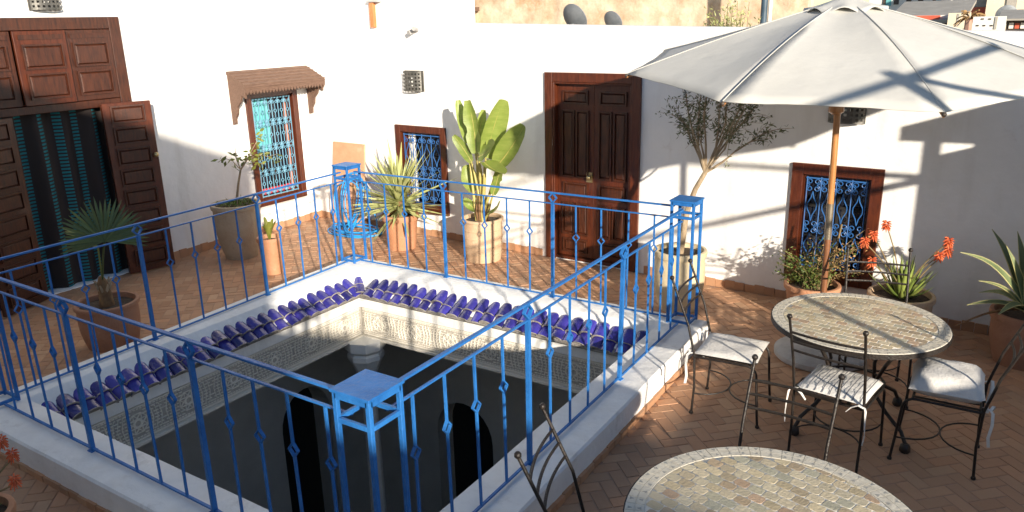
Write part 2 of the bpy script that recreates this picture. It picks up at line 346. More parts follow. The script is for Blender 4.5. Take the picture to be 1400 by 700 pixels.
def grille(a, b, c, d, ncol, bands, r=.006, ring=False):
    mb = MB(); wd = (b-a)/ncol
    for z in (c+.012, d-.012): mb.bar((a,0,z),(b,0,z), .012)
    for i in range(ncol+1): mb.tube([(a+i*wd+(.008 if i == 0 else -.008 if i == ncol else 0),0,c),(a+i*wd+(.008 if i == 0 else -.008 if i == ncol else 0),0,d)], r, 6)
    zz = [d-.02]+[d-(d-c)*t for t in bands[1:-1]]+[c+.02]
    for z in [d-(d-c)*t for t in bands]:
        for i in range(ncol):
            cx = a+(i+.5)*wd
            for s in (-1, 1):
                for q in (-1, 1):
                    zc = z+q*wd*.24
                    if c+.02 < zc < d-.02: mb.tube(spiral((cx+s*wd*.245, zc), wd*.22, s, turns=1.3*q, start=(math.pi/2 if q < 0 else -math.pi/2)), r*.8, 5)
    for t0, t1 in zip(bands, bands[1:]):
        zm = d-(d-c)*(t0+t1)/2; hh = (d-c)*(t1-t0)/2-wd*.45
        for i in range(ncol):
            cx = a+(i+.5)*wd
            if ring:
                mb.tube([(cx,0,zm-hh),(cx,0,zm-wd*.2)], r*.8, 5); mb.tube([(cx,0,zm+wd*.2),(cx,0,zm+hh)], r*.8, 5)
                mb.tube(circle((cx, zm), wd*.2, 10), r*.9, 5, closed=True)
            else:
                for s in (-1, 1):
                    mb.tube([(cx+s*(p[0]-cx), 0, p[2]) for p in lozenge(cx, zm, wd*.30, hh/1.9)], r*.8, 5)
    return mb
def window(parent, a, b, c, d, fw, woodm, gm, ncol, bands, gr=.006, ring=False, curtains=()):
    fr = frame(MB(), a, b, c, d, fw, -.028, .11); frame(fr, a+fw, b-fw, c+fw, d-fw, .022, .02, .10)
    o = fr.build('window', woodm, parent, bevel=.003)
    ia, ib, ic, id_ = a+fw+.022, b-fw-.022, c+fw+.022, d-fw-.022
    MB().box(ia-.01, ib+.01, .155, .165, ic-.01, id_+.01).build('pane', 'glass', o)
    mul = MB(); mid = (ia+ib)/2; mul.box(mid-.018, mid+.018, .118, .150, ic, id_)
    for t in (.33, .66): mul.box(ia, mid-.018, .12, .148, ic+(id_-ic)*t-.012, ic+(id_-ic)*t+.012); mul.box(mid+.018, ib, .12, .148, ic+(id_-ic)*t-.012, ic+(id_-ic)*t+.012)
    mul.build('glazing_bar', 'black', o)
    g = grille(ia+.004, ib-.004, ic, id_, ncol, bands, gr, ring).build('grille', gm, o, smooth=40, loc=(0, .012, 0))
    for (p, q, z0, z1, m_) in curtains:
        rows = []
        for k in range(6):
            z = z0+(z1-z0)*k/5
            rows.append([(p+(q-p)*i/12, .095+.012*math.sin(i*1.9)+.004*math.sin(k*2+i), z) for i in range(13)])
        MB().grid(rows).build('curtain_drape', m_, o, smooth=60)
    return o
def raised(a, b, c, d, y, t=.018, e=.014):
    # raised-and-fielded panel: moulding ring round a bevelled field
    mb = MB(); frame(mb, a, b, c, d, .016, y-t, y)
    i = .022
    mb.add([(a+i,y,c+i),(b-i,y,c+i),(b-i,y,d-i),(a+i,y,d-i),(a+i+e,y-t*.8,c+i+e),(b-i-e,y-t*.8,c+i+e),(b-i-e,y-t*.8,d-i-e),(a+i+e,y-t*.8,d-i-e)],
           [(4,5,6,7),(0,1,5,4),(1,2,6,5),(2,3,7,6),(3,0,4,7)])
    return mb
# ---- left house: local x = world Y, local -y points out of the wall
LH = thing('white_house', 'tall white plastered house with a big carved wooden doorway and hooded window', 'house', (-2.6,0,0), R(90))
wall(-3.45, 5.86, -.3, 5.2, [(1.20,2.84,-.19,2.54),(4.44,5.25,.18,1.645)], .3).build('wall', 'plaster', LH)
MB().box(1.16,2.88,.30,1.6,-.19,2.56).build('unlit_room_fill', 'black', LH)  # solid block, its black colour stands for the unlit room
skl = MB()
for i in range(-33, 56):
    u = i*.1+.05
    if 1.05 < u < 2.98: continue
    skl.box(u-.048, u+.048, -.014-.003*(i % 3), 0, -.2, -.115+.006*((i*7) % 3))
tag(skl.build('skirting', 'terr', LH), kind='stuff')
fr = MB(); frame(fr, 1.14, 2.90, -.2, 2.58, .12, -.03, .12, bottom=False); fr.box(1.26, 2.78, -.025, .12, 1.66, 1.74)
fr.build('door_frame', 'wood', LH, bevel=.004)
for k, (a, b, y) in enumerate(((1.27,1.77,-.03),(1.78,2.285,-.065),(2.295,2.775,-.03))):
    t = MB().box(a, b, y, y+.035, 1.745, 2.455).build('transom_panel', 'woodred' if k == 1 else 'wood', LH, bevel=.004)  # middle panel's brighter red wood stands for the sun falling on it
    for c, d in ((1.80,2.05),(2.09,2.33)): raised(a+.055, b-.055, c, d, y-.002).build('raised_field', 'wood', t)
    MB().box(a+.04, b-.04, y-.014, y-.002, 2.375, 2.42).build('moulding', 'wood', t)
def leaf_panelled(name, parent, loc, rz, wd, z0, z1, n, m_, knob):
    o = MB().box(0, wd, -.02, .02, z0, z1).build(name, m_, parent, bevel=.004, loc=loc, rot=(0,0,rz))
    st = (z1-z0-.06)/n
    for i in range(n):
        c = z0+.05+i*st; raised(.075, wd-.075, c+.02, c+st-.02, -.022).build('raised_field', 'wood', o)
    if knob: MB().ball((wd-.035, -.05, (z0+z1)/2+.35), .03, 10).tube([(wd-.035,-.05,(z0+z1)/2+.35),(wd-.035,-.015,(z0+z1)/2+.35)], .012, 6).build('knob', 'brass', o, smooth=60)
    return o
# world positions -> local (x=Y, y=-(X+2.6))
leaf_panelled('door_leaf', LH, (2.50,-.10,0), math.atan2(-.12,.48), .50, -.185, 1.70, 8, 'woodred', True)
leaf_panelled('door_leaf', LH, (2.52,-.07,0), math.atan2(.10,.26), .28, -.185, 1.69, 8, 'wood', False)
leaf_panelled('door_leaf', LH, (1.08,-.30,0), math.atan2(.18,.50), .54, -.185, 1.66, 8, 'wood', False)
window(LH, 4.42, 5.27, .158, 1.665, .085, 'woodred', 'bluelt', 6, (.03,.25,.50,.75,.97), .006, True,
       [(4.55,4.84,.85,1.55,'tealcur'),(5.11,5.145,.3,1.5,'pinkcur'),(4.60,5.1,.28,.36,'redcloth')])
cn = MB(); B0, B1 = 4.19, 5.50
cn.prism([(0,1.925),(-.33,1.765),(-.345,1.735),(-.30,1.735),(0,1.885)], lambda a, b, d: (d, a, b), B0, B1)
for k in range(5): cn.box(B0-.004, B1+.004, -.335+k*.068, -.333+k*.068, 1.76+.033*k, 1.774+.033*k)
can = cn.build('window_canopy', 'woodold', LH, bevel=.003)
va = MB(); nn = 26
pts = [(B0, 1.745)]
for k in range(nn):
    a = B0+(B1-B0)*k/nn; b = B0+(B1-B0)*(k+1)/nn; pts += [(a+.006,1.675),((a+b)/2,1.648),(b-.006,1.675),(b,1.70)]
pts += [(B1,1.745)]
va.prism(pts, lambda a, b, d: (a, d, b), -.335, -.315); va.build('valance', 'woodold', can)
for u in (B0+.005, B1-.035):
    MB().prism([(-.004,1.90),(-.31,1.745),(-.30,1.60),(-.235,1.64),(-.20,1.56),(-.135,1.50),(-.12,1.42),(-.075,1.36),(-.07,1.29),(-.004,1.27)], lambda a, b, d: (d, a, b), u, u+.03).build('bracket', 'woodold', can, bevel=.003)
# ---- back house: local x along the wall, local -y towards the terrace
BH = thing('terrace_house', 'long white plastered house wall with carved double door and two blue grilled windows', 'house', (0,5.42,0), math.atan(-.04))
wall(-3.2, .086, -.3, 5.2, [(-1.0,-.21,.12,1.19)], .3).build('wall', 'plaster', BH)
wall(.0861, 9.5, -.3, 2.42, [(1.28,2.40,-.19,1.88),(3.995,4.74,.05,1.115)], .3, ztop=lambda u: 2.43-.028*u).build('wall', 'plaster', BH)
cp = MB()
sk = MB()
for i in range(-26, 90):
    u = i*.1+.05
    if 1.22 < u < 2.46: continue
    sk.box(u-.048, u+.048, -.014-.003*(i % 3), 0, -.2, -.125+.006*((i*5) % 3))
tag(sk.build('skirting', 'terr', BH), kind='stuff')
window(BH, -1.02, -.19, .10, 1.21, .085, 'woodred', 'bluedk', 4, (.05,.52,.95), .0058, False, [(-.90,-.78,.2,1.1,'whitecur')])
window(BH, 3.975, 4.76, .028, 1.135, .10, 'woodred', 'bluedk', 4, (.09,.55,.95), .0058, False, [])
fr = MB(); frame(fr, 1.26, 2.42, -.2, 1.90, .10, -.03, .14, bottom=False); frame(fr, 1.36, 2.32, -.2, 1.80, .02, -.02, .12, bottom=False)
fr.box(1.36, 2.32, .0, .3, -.2, -.165)
fr.build('door_frame', 'woodred', BH, bevel=.004)
MB().box(1.30,2.38,.20,.29,-.19,1.87).build('unlit_room_fill', 'black', BH)  # black slab in place of the unlit inside
for k in range(2):
    a = 1.382+k*.459; b = a+.457
    lf = MB().box(a, b, .055, .095, -.16, 1.778).build('door_leaf', 'woodred', BH, bevel=.003)
    mid = (a+b)/2
    for (p, q, c, d) in ((a+.07,b-.07,1.56,1.71),(a+.06,mid-.012,.76,1.50),(mid+.012,b-.06,.76,1.50),(a+.07,b-.07,.53,.70),
                         (a+.06,mid-.012,.10,.47),(mid+.012,b-.06,.10,.47),(a+.07,b-.07,-.11,.05)):
        raised(p, q, c, d, .053).build('raised_field', 'wood', lf)
    if k == 0:
        MB().box(b-.085, b-.012, .042, .055, .72, .83).ball((b-.045, .02, .775), .028, 10).build('lock', 'brass', lf, smooth=40)
# upstairs shutter edge, spout
MB().box(-1.30,-1.235,-.05,0,2.40,2.70).build('shutter', mat('orange_wood', (.55,.16,.05), (.65,.22,.08), 6, .6), BH, bevel=.003)
MB().box(-1.32,-1.13,-.07,0,2.70,2.725).build('lintel_shade_strip', 'concrete', BH)  # grey strip stands in for the lintel's shadow
sp = MB().tube([(-.58,.02,2.36),(-.50,-.14,2.38)], .026, 8).tube([(-.60,-.02,2.355),(-.62,-.10,2.33)], .03, 8); sp.build('water_spout', 'concrete', BH, smooth=40)
# ---- curtain in the big doorway
rows = []; uvs = []
NU = 90
for k in range(9):
    z = -.185+(1.70+.185)*k/8
    rows.append([(0, i/NU, z) for i in range(NU+1)])
mb = MB(); V = []
for k in range(9):
    z = (1.885)*k/8
    V.append([(.045*math.sin(i*.38)+.02*math.sin(i*.17+k*.3)+.01*k/8, -.75+1.5*i/NU, z) for i in range(NU+1)])
mb.grid(V); cme = mb.mesh('curtain', 'dashcur', smooth=80)
uv = cme.uv_layers.new(name='UVMap')
for lp in cme.loops:
    i = lp.vertex_index; uv.data[lp.index].uv = ((i % (NU+1))/NU, (i//(NU+1))/8)
cu = obj('curtain', cme, None, (-2.70, 2.03, -.185)); tag(cu, 'dark curtain with stripes of teal dashes hanging in the big doorway', 'curtain')
# ---- pierced tin wall lamps
def wall_lamp(label, loc, rz):
    t = thing('wall_lamp', label, 'lamp', loc, rz, 'pierced tin wall lamps')
    nx, nz, wd, ht, dp = 15, 11, .30, .24, .10
    def P(i, k):
        a = math.pi*(.5-.36+.72*i/nx)
        return (wd/2*math.cos(math.pi-a)/math.cos(math.pi*.14), -dp*math.sin(a)+.045*0, ht*k/nz)
    for y_off in (0,):
        mb = MB()
        for i in range(nx):
            for k in range(nz):
                if i % 2 == 1 and k % 2 == 1 and (i//2 + k//2) % 1 == 0 and i < nx-1: continue
                mb.add([P(i,k),P(i+1,k),P(i+1,k+1),P(i,k+1)], [(0,1,2,3)])
        mb.build('shade', 'metal', t)
    MB().box(-.15,.15,-.012,.004,-.005,ht+.005).build('back_plate', 'metal', t)
    MB().lathe([(.012,0),(.03,.03),(.035,.07),(.02,.11),(.001,.12)], 10, (0,-.055,.05)).build('bulb', mat('bulb_glass', (.7,.7,.68), (.75,.75,.72), 3, .2), t, smooth=60)
wall_lamp('pierced tin wall lamp above the blue window beside the banana plant', (-.653, 5.446-.004, 1.64), math.atan(-.04))
wall_lamp('pierced tin wall lamp tucked under the edge of the parasol', (4.40, 5.244-.004, 1.52), math.atan(-.04))
wall_lamp('pierced tin wall lamp over the big carved doorway', (-2.6+.004, 2.16, 2.65), R(90))
# ================================================================== COURTYARD PARAPET, TILES, FRIEZE
PC = {'FL': Vector((0,0,0)), 'FR': Vector((3.584,-.046,0)), 'BR': Vector((3.521,3.735,0)), 'BL': Vector((-.17,3.678,0))}
PP = thing('courtyard_parapet', 'low white plastered parapet with violet roof tiles round the sunken courtyard', 'parapet', (1.75,1.8,0))
def quad(x0fl, x0bl, x1fr, x1br, y0, y1bl, y1br, z): return [(x0fl,y0,z),(x1fr,y0-.0,z),(x1br,y1br,z),(x0bl,y1bl,z)]
st = [quad(-.13,-.30,3.78,3.715,-.20,3.79,3.845,-.26), quad(-.13,-.30,3.78,3.715,-.20,3.79,3.845,-.014), quad(-.118,-.288,3.768,3.703,-.188,3.778,3.833,0),
      quad(.09,.05,3.405,3.385,.128,3.50,3.53,0), quad(.10,.06,3.398,3.378,.135,3.49,3.52,-.006), quad(.17,.13,IX1,IX1-.02,IY0,3.40,3.42,-.105),
      quad(IX0,IX0,IX1,IX1-.02,IY0,IY1,IY1,-.17), quad(IX0,IX0,IX1,IX1-.02,IY0,IY1,IY1,-.335), quad(IX0-.035,IX0-.035,IX1,IX1-.02,IY0,IY1+.035,IY1+.035,-.335),
      quad(IX0-.035,IX0-.035,IX1,IX1-.02,IY0,IY1+.035,IY1+.035,-.66), quad(IX0-.12,IX0-.12,IX1+.1,IX1+.1,IY0-.1,IY1+.12,IY1+.12,-.66)]
mb = MB(); SUB = 14
V = []
for q in st:
    for k in range(4):
        a = Vector(q[k]); b = Vector(q[(k+1) % 4])
        for i in range(SUB): V.append(a.lerp(b, i/SUB) - Vector((1.75,1.8,0)))
n4 = 4*SUB
rr = random.Random(5)
V = [v + Vector((rr.uniform(-.002,.002), rr.uniform(-.002,.002), rr.uniform(-.0015,.0015))) for v in V]
mb.add(V, [(i*n4+k, i*n4+(k+1) % n4, (i+1)*n4+(k+1) % n4, (i+1)*n4+k) for i in range(len(st)-1) for k in range(n4)])
mb.build('curb', 'curbp', PP, smooth=35)
sk = MB()
for i in range(41):
    x = -.16+i*.096; sk.box(x-.046, x+.046, -.214-.002*(i % 3), -.195, -.2, -.158+.004*(i % 2))
    y = -.16+i*.0975
    if y < 3.84: sk.box(3.73, 3.796-.017*y+.002*(i % 3), y-.046, y+.046, -.2, -.158+.004*(i % 2))
sk.v = [(x-1.75, y-1.8, z) for x, y, z in sk.v]
tag(sk.build('skirting', 'terr', PP), kind='stuff')
# barrel tile
def barrel(L=.150, w0=.058, w1=.062, h=.040, th=.012):
    mb = MB(); n = 7; rows = []
    for (rad, sgn) in ((0,1),(th,-1)):
        for (x, w_) in ((0,w0),(L*.5,(w0+w1)/2),(L,w1)):
            rows.append([(x, (w_-rad)*math.cos(math.pi*i/n), (h-rad)*max(0,math.sin(math.pi*i/n))**.75*(w_/w1)) for i in range(n+1)])
    o = rows[:3]; i_ = rows[3:]
    mb.grid(o)
    top = [(0, w0*math.cos(math.pi*i/n), h*.92*max(0,math.sin(math.pi*i/n))**.75) for i in range(n+1)]      # rounded, stopped upper end
    mb.grid([top, [(-.016, p[1]*.85, p[2]*.82) for p in top], [(-.026, p[1]*.5, p[2]*.5) for p in top], [(-.029, 0, .004) for p in top]])
    ng = len(mb.f)
    mb.grid(i_); mb.grid([o[2], i_[2]]); mb.grid([o[0], i_[0]])
    mb.grid([[r[0] for r in o], [r[0] for r in i_]]); mb.grid([[r[-1] for r in o], [r[-1] for r in i_]])
    e0 = len(o[2])                                   # clay lip along the lower and side edges
    mb.tube([(p[0], p[1], p[2]) for p in o[2]], .0045, 5)
    for sd in (0, -1): mb.tube([(r[sd][0], r[sd][1], r[sd][2]+.002) for r in o], .004, 5)
    me = mb.mesh('roof_tile', 'tile', smooth=50); me.materials.append(MT['clayrim'])
    for k, p_ in enumerate(me.polygons): p_.material_index = 0 if k < ng else 1
    return me
bme = barrel()
rt = random.Random(11)
def tile_at(x, y, z, rz, pitch):
    o = obj('roof_tile', bme, PP, (x-1.75, y-1.8, z), (0,0,0), (1, rt.uniform(.96,1.06), rt.uniform(.9,1.15)))
    o.rotation_euler = (rt.uniform(-.09,.09), pitch+rt.uniform(-.08,.08), rz+rt.uniform(-.10,.10)); o.location.z += rt.uniform(-.005,.006)
slope = R(30)
def course(N, fn, rz):
    for i in range(N):
        t = (i+.5)/N
        x, y = fn(t, .030); tile_at(x, y, -.136, rz, slope)
        x, y = fn(t, -.055); tile_at(x, y, -.078, rz, slope*.9)
course(26, lambda t, d: (.15+d-.035*t, .17+(3.31-.17)*t), 0)
course(25, lambda t, d: (.30+(3.36-.30)*t, 3.42-d), R(-90))
for d, z, s in ((-.03,-.100,.7),(.05,-.140,.8)):      # hip in the corner
    obj('roof_tile', bme, PP, (.15+d-1.75, 3.40-d-1.8, z), (0, slope*.8, R(-45)), (s,.95,1))
bed = MB()
bed.prism([(.10,-.10),(.29,-.205),(.27,-.225),(.10,-.17)], lambda a, b, d: (a-1.75, d-1.8, b), .145, 3.38)
bed.prism([(3.46,-.10),(3.24,-.205),(3.26,-.225),(3.46,-.17)], lambda a, b, d: (d-1.75, a-1.8, b), .25, 3.385)
bed.build('mortar_bed', 'mortar', PP)
# frieze: carved panels
def frieze_panel(wd, ht):
    mb = MB(); y0, y1 = -.012, 0
    def strip(a, b, w_=.006): mb.bar((a[0], -.006, a[1]), (b[0], -.006, b[1]), .010, w_)
    cz = ht/2
    for rr_, k in ((.088,8),):
        P = [(math.cos(R(22.5+45*i))*rr_, cz+math.sin(R(22.5+45*i))*rr_) for i in range(8)]
        for i in range(8): strip(P[i], P[(i+3) % 8]); strip(P[i], P[(i+1) % 8])
    P = [(math.cos(R(45*i))*.030, cz+math.sin(R(45*i))*.030) for i in range(8)]
    for i in range(8): strip(P[i], P[(i+1) % 8], .009)
    for sx in (-1, 1):
        e = wd/2
        for z in (-.098,-.07,-.042,-.014,.014,.042,.07,.098):
            q = .092 if abs(z) < .05 else .05
            while q < e-.02:
                L = .016+.020*((int(q*977)+int(abs(z)*500)) % 3)/2; strip((sx*q, cz+z), (sx*min(e, q+L), cz+z), .0065); q += L+.011
        for q in (.112, .150, .188):
            if q < e: strip((sx*q, cz-.10), (sx*(q+.02), cz), .005); strip((sx*(q+.02), cz), (sx*q, cz+.10), .005)
    for z in (.012, ht-.012): mb.bar((-wd/2,-.006,z),(wd/2,-.006,z), .012, .014)
    for z in (.030, ht-.030):
        for i in range(16): mb.box(-wd/2+wd*(i+.1)/16, -wd/2+wd*(i+.8)/16, -.008, 0, z-.004, z+.004)
    return mb.mesh('frieze_panel', 'frieze')
FH = .30
NB = 7; wd = (IX1-IX0)/NB; fme = frieze_panel(wd, FH)
for i in range(NB): obj('frieze_panel', fme, PP, (IX0+wd*(i+.5)-1.75, IY1+.028-1.8, -.645), (0,0,0))
wd2 = (IY1-IY0)/NB
for i in range(NB): obj('frieze_panel', fme, PP, (IX0-.028-1.75, IY0+wd2*(i+.5)-1.8, -.645), (0,0,R(90)))
fb = MB(); fb.box(IX0-.04, IX1, IY1+.028, IY1+.05, -.648, -.342); fb.box(IX0-.055, IX0-.028, IY0, IY1+.02, -.648, -.342)
fb.v = [(x-1.75, y-1.8, z) for x, y, z in fb.v]; fb.build('frieze_ground', 'friezebg', PP)
co = MB(); co.box(IX0-.03, IX1, IY1-.006, IY1+.05, -.675, -.650); co.box(IX0-.05, IX0+.006, IY0, IY1-.007, -.675, -.650)
co.v = [(x-1.75, y-1.8, z) for x, y, z in co.v]; co.build('lower_moulding', 'frieze', PP)
# ---- gallery downstairs
GA = thing('lower_gallery', 'dim gallery with arched doorways seen down inside the courtyard', 'gallery', (1.75,1.8,-4.2))
def arch_wall(u0, u1, z0, z1, arches, th=.3, c=(0,0,0), rz=0):
    mb = MB(); us = [u0]
    for (a, b, zs) in arches: us += [a, b]
    us.append(u1); n = 12
    for i in range(0, len(us), 2): mb.box(us[i], us[i+1], 0, th, z0, z1)
    for (a, b, zs) in arches:
        r = (b-a)/2; m_ = (a+b)/2; P = [(m_-r*1.0*math.cos(math.pi*k/n), zs+r*1.1*math.sin(math.pi*k/n)) for k in range(n+1)]
        mb.prism(P+[(b, z1), (a, z1)], lambda p, q, d: (p, d, q), 0, th)
    return mb
def gpos(x, y): return (x-1.75, y-1.8, 4.2)
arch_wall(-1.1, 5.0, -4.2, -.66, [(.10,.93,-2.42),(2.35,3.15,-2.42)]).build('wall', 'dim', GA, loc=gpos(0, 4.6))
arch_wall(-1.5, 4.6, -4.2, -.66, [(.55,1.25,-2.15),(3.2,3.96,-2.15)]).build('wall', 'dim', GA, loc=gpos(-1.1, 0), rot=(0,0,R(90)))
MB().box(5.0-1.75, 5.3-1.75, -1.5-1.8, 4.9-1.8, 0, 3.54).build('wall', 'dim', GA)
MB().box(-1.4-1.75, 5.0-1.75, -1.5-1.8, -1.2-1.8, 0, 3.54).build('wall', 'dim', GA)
bk = MB(); bk.box(-.9-1.75, 5-1.75, 5.3-1.8, 5.4-1.8, 0, 3.5); bk.box(-1.9-1.75, -1.85-1.75, -1-1.8, 4.6-1.8, 0, 3.5); bk.build('unlit_room_fill', 'black', GA)  # black sheets stand for the darkness behind the arches
for (x, y) in ((IX0+.05, IY1-.03), (IX0+.05, IY0+.1), (IX1-.1, IY1-.03)):
    c = MB().lathe([(.13,0),(.13,.12),(.10,.15),(.085,.2),(.078,2.9),(.085,3.02)], 8, gpos(x, y)[:2]+(0,)).build('column', 'colm', GA, smooth=30)
    MB().lathe([(.085,3.02),(.10,3.05),(.10,3.08),(.085,3.10),(.11,3.16),(.15,3.26),(.19,3.33),(.19,3.38),(.17,3.40),(.21,3.44),(.21,3.54)], 8, gpos(x, y)[:2]+(0,)).build('capital', 'colm', c, smooth=20)
# ================================================================== RAILING
RL = thing('courtyard_railing', 'blue painted iron railing with lozenge balusters round the courtyard opening', 'railing', (1.75,1.8,0))
OFF = Vector((1.75,1.8,0))
s_ = .1012
for k, P in PC.items():
    c = P-OFF; mb = MB(); t = .022; h = s_-t/2
    for sx in (-1, 1):
        for sy in (-1, 1): mb.box(c.x+sx*h-t/2, c.x+sx*h+t/2, c.y+sy*h-t/2, c.y+sy*h+t/2, .0, 1.036)
    for z in (.012, .90):
        for s in (-1, 1):
            mb.box(c.x-h+t/2, c.x+h-t/2, c.y+s*h-.009, c.y+s*h+.009, z, z+.022); mb.box(c.x+s*h-.009, c.x+s*h+.009, c.y-h+t/2, c.y+h-t/2, z, z+.022)
    o = mb.build('corner_post', 'blue', RL, bevel=.002)
    cb = MB().box(c.x-s_-.007, c.x+s_+.007, c.y-s_-.007, c.y+s_+.007, 1.036, 1.050)
    for s in (-1, 1):
        cb.box(c.x-s_+.012, c.x+s_-.012, c.y+s*(s_-.004)-.004, c.y+s*(s_-.004)+.004, 1.008, 1.0355); cb.box(c.x+s*(s_-.004)-.004, c.x+s*(s_-.004)+.004, c.y-s_+.012, c.y+s_-.012, 1.008, 1.0355)
    cb.build('post_cap', 'blue', o, bevel=.002)
def loz(mb, z, w_, h_, t, dep):
    P = [(0,z-h_),(w_,z),(0,z+h_),(-w_,z)]
    for i in range(4): mb.bar((P[i][0],0,P[i][1]), (P[(i+1) % 4][0],0,P[(i+1) % 4][1]), dep, t, up=(0,0,1) if False else (P[i][1]-P[(i+1) % 4][1],0,P[(i+1) % 4][0]-P[i][0]))
tb_ = MB(); q = .0060
tb_.box(-q,q,-q,q,.02,.566); tb_.box(-q,q,-q,q,.628,.885); loz(tb_, .597, .030, .035, .007, .016)
thin = tb_.mesh('baluster', 'blue')
kb = MB(); q = .0125
kb.box(-q,q,-q,q,.0,.888); loz(kb, .934, .040, .044, .009, .02); kb.box(-.022,.022,-.022,.022,-.002,.008)
thick = kb.mesh('stanchion', 'blue')
rb = random.Random(9)
for a, b in (('FL','FR'),('FR','BR'),('BL','BR'),('FL','BL')):
    A, B = PC[a]-OFF, PC[b]-OFF; d = (B-A).normalized(); A2 = A+d*s_; B2 = B-d*s_; ang = math.atan2(d.y, d.x)
    MB().bar(A2+Vector((0,0,.980)), B2+Vector((0,0,.980)), .026, .013).build('top_rail', 'blue', RL, bevel=.002)
    MB().bar(A2+Vector((0,0,.884)), B2+Vector((0,0,.884)), .018, .010).build('middle_rail', 'blue', RL, bevel=.002)
    MB().bar(A2+Vector((0,0,.016)), B2+Vector((0,0,.016)), .018, .012).build('bottom_rail', 'blue', RL, bevel=.002)
    L = (B-A).length
    for i in range(1, 15):
        p = A + d*(s_*.2 + (L-s_*.4)*i/15)
        obj('stanchion' if i % 5 == 0 else 'baluster', thick if i % 5 == 0 else thin, RL, p, (rb.uniform(-.012,.012), rb.uniform(-.008,.008), ang+rb.uniform(-.1,.1)), (1, 1, 1))
# ================================================================== CHAIRS
def chair(label, loc, rz, lean=.17):
    t = thing('garden_chair', label, 'chair', loc, rz, 'black wrought iron garden chairs')
    W_, Dp, SH = .205, .21, .44
    r = .0085
    for s in (-1, 1):
        u = MB().tube([(-Dp,s*W_,.0),(-Dp+.012,s*W_,.2),(-Dp+.004,s*W_,SH),(-Dp-.05,s*(W_+.002),.66),(-Dp-lean,s*(W_+.006),.965)], r, 8).build('upright', 'iron', t, smooth=60)
        MB().ball((-Dp-lean-.001,s*(W_+.006),.972), .0165, 10).build('finial', 'iron', u, smooth=60)
        MB().lathe([(.013,0),(.015,.006),(.012,.018)], 8, (-Dp,s*W_,0)).build('foot', 'iron', u)
        pts = [(-Dp+.004,s*W_,SH-.01),(Dp*.5,s*W_,SH-.01)]
        for k in range(6):
            a = R(90-90*k/5); pts.append((Dp-.07+.07*math.cos(a), s*W_, SH-.08+.07*math.sin(a)))
        pts += [(Dp+.012,s*(W_+.004),.2),(Dp+.03,s*(W_+.008),0)]
        l_ = MB().tube(pts, r, 8).build('leg', 'iron', t, smooth=60)
        MB().lathe([(.013,0),(.015,.006),(.012,.018)], 8, (Dp+.03,s*(W_+.008),0)).build('foot', 'iron', l_)
    for k in range(3):
        z = .735+k*.064; x = -Dp-.05-(lean-.05)*(z-.66)/.305
        MB().tube([(x-.020*(1-((i-4)/4)**2), W_*(i-4)/4*1.01, z) for i in range(9)], .0075, 6).build('back_rail', 'iron', t, smooth=60)
    for x in (-Dp+.02, Dp-.05): MB().bar((x,-W_,SH-.012),(x,W_,SH-.012), .014, .014).build('seat_rail', 'iron', t)
    for k in range(6):
        y = -W_+.02+(2*W_-.04)*k/5; MB().box(-Dp+.02, Dp-.05, y-.011, y+.011, SH-.004, SH).build('seat_slat', 'iron', t)
    for s in (-1, 1):
        x0 = s*(Dp+(.02 if s > 0 else -.008))
        P = [(x0-s*abs(x0)*math.cos(R(-90+180*i/12)), W_*math.sin(R(-90+180*i/12)), .155) for i in range(13)]
        MB().tube(P, .0055, 6).build('stretcher', 'iron', t, smooth=60)
    return t
def cushion_mb(w_, d_, h_, seed, tilt=0):
    rg = random.Random(seed); n = 14; top = []; bot = []
    ph = [rg.uniform(0, 6) for _ in range(6)]
    for i in range(n+1):
        a = []; b = []
        for k in range(n+1):
            u, v = -1+2*i/n, -1+2*k/n
            pin = 1-.07*(1-(abs(u)*abs(v))**2)*(abs(u)**6+abs(v)**6)*.5
            e = max(0, (1-u**4)*(1-v**4))**.45
            x, y = u*d_/2*pin, v*w_/2*pin
            wr = .004*math.sin(5*u+ph[0])*math.sin(6*v+ph[1])+.003*math.sin(11*u+7*v+ph[2])
            a.append((x, y, h_*.35+e*h_*.65+wr*e+tilt*u)); b.append((x, y, h_*.35-e*h_*.35+tilt*u*0))
        top.append(a); bot.append(b)
    mb = MB(); mb.grid(top); mb.grid(bot)
    for A, B in ((top[0],bot[0]),(top[-1],bot[-1]),([r_[0] for r_ in top],[r_[0] for r_ in bot]),([r_[-1] for r_ in top],[r_[-1] for r_ in bot])): mb.grid([A, B])
    return mb
def ribbon(parent, pts, m_='cushion', w_=.016):
    pts = [Vector(p) for p in pts]; rows = []
    for i, p in enumerate(pts): rows.append([p+Vector((-w_/2,.004*math.sin(i),0)), p+Vector((w_/2,-.004*math.sin(i),0)), p+Vector((w_/2,.003,.004)), p+Vector((-w_/2,.003,.004)), p+Vector((-w_/2,.004*math.sin(i),0))])
    MB().grid(rows).build('tie_ribbon', m_, parent, smooth=60)
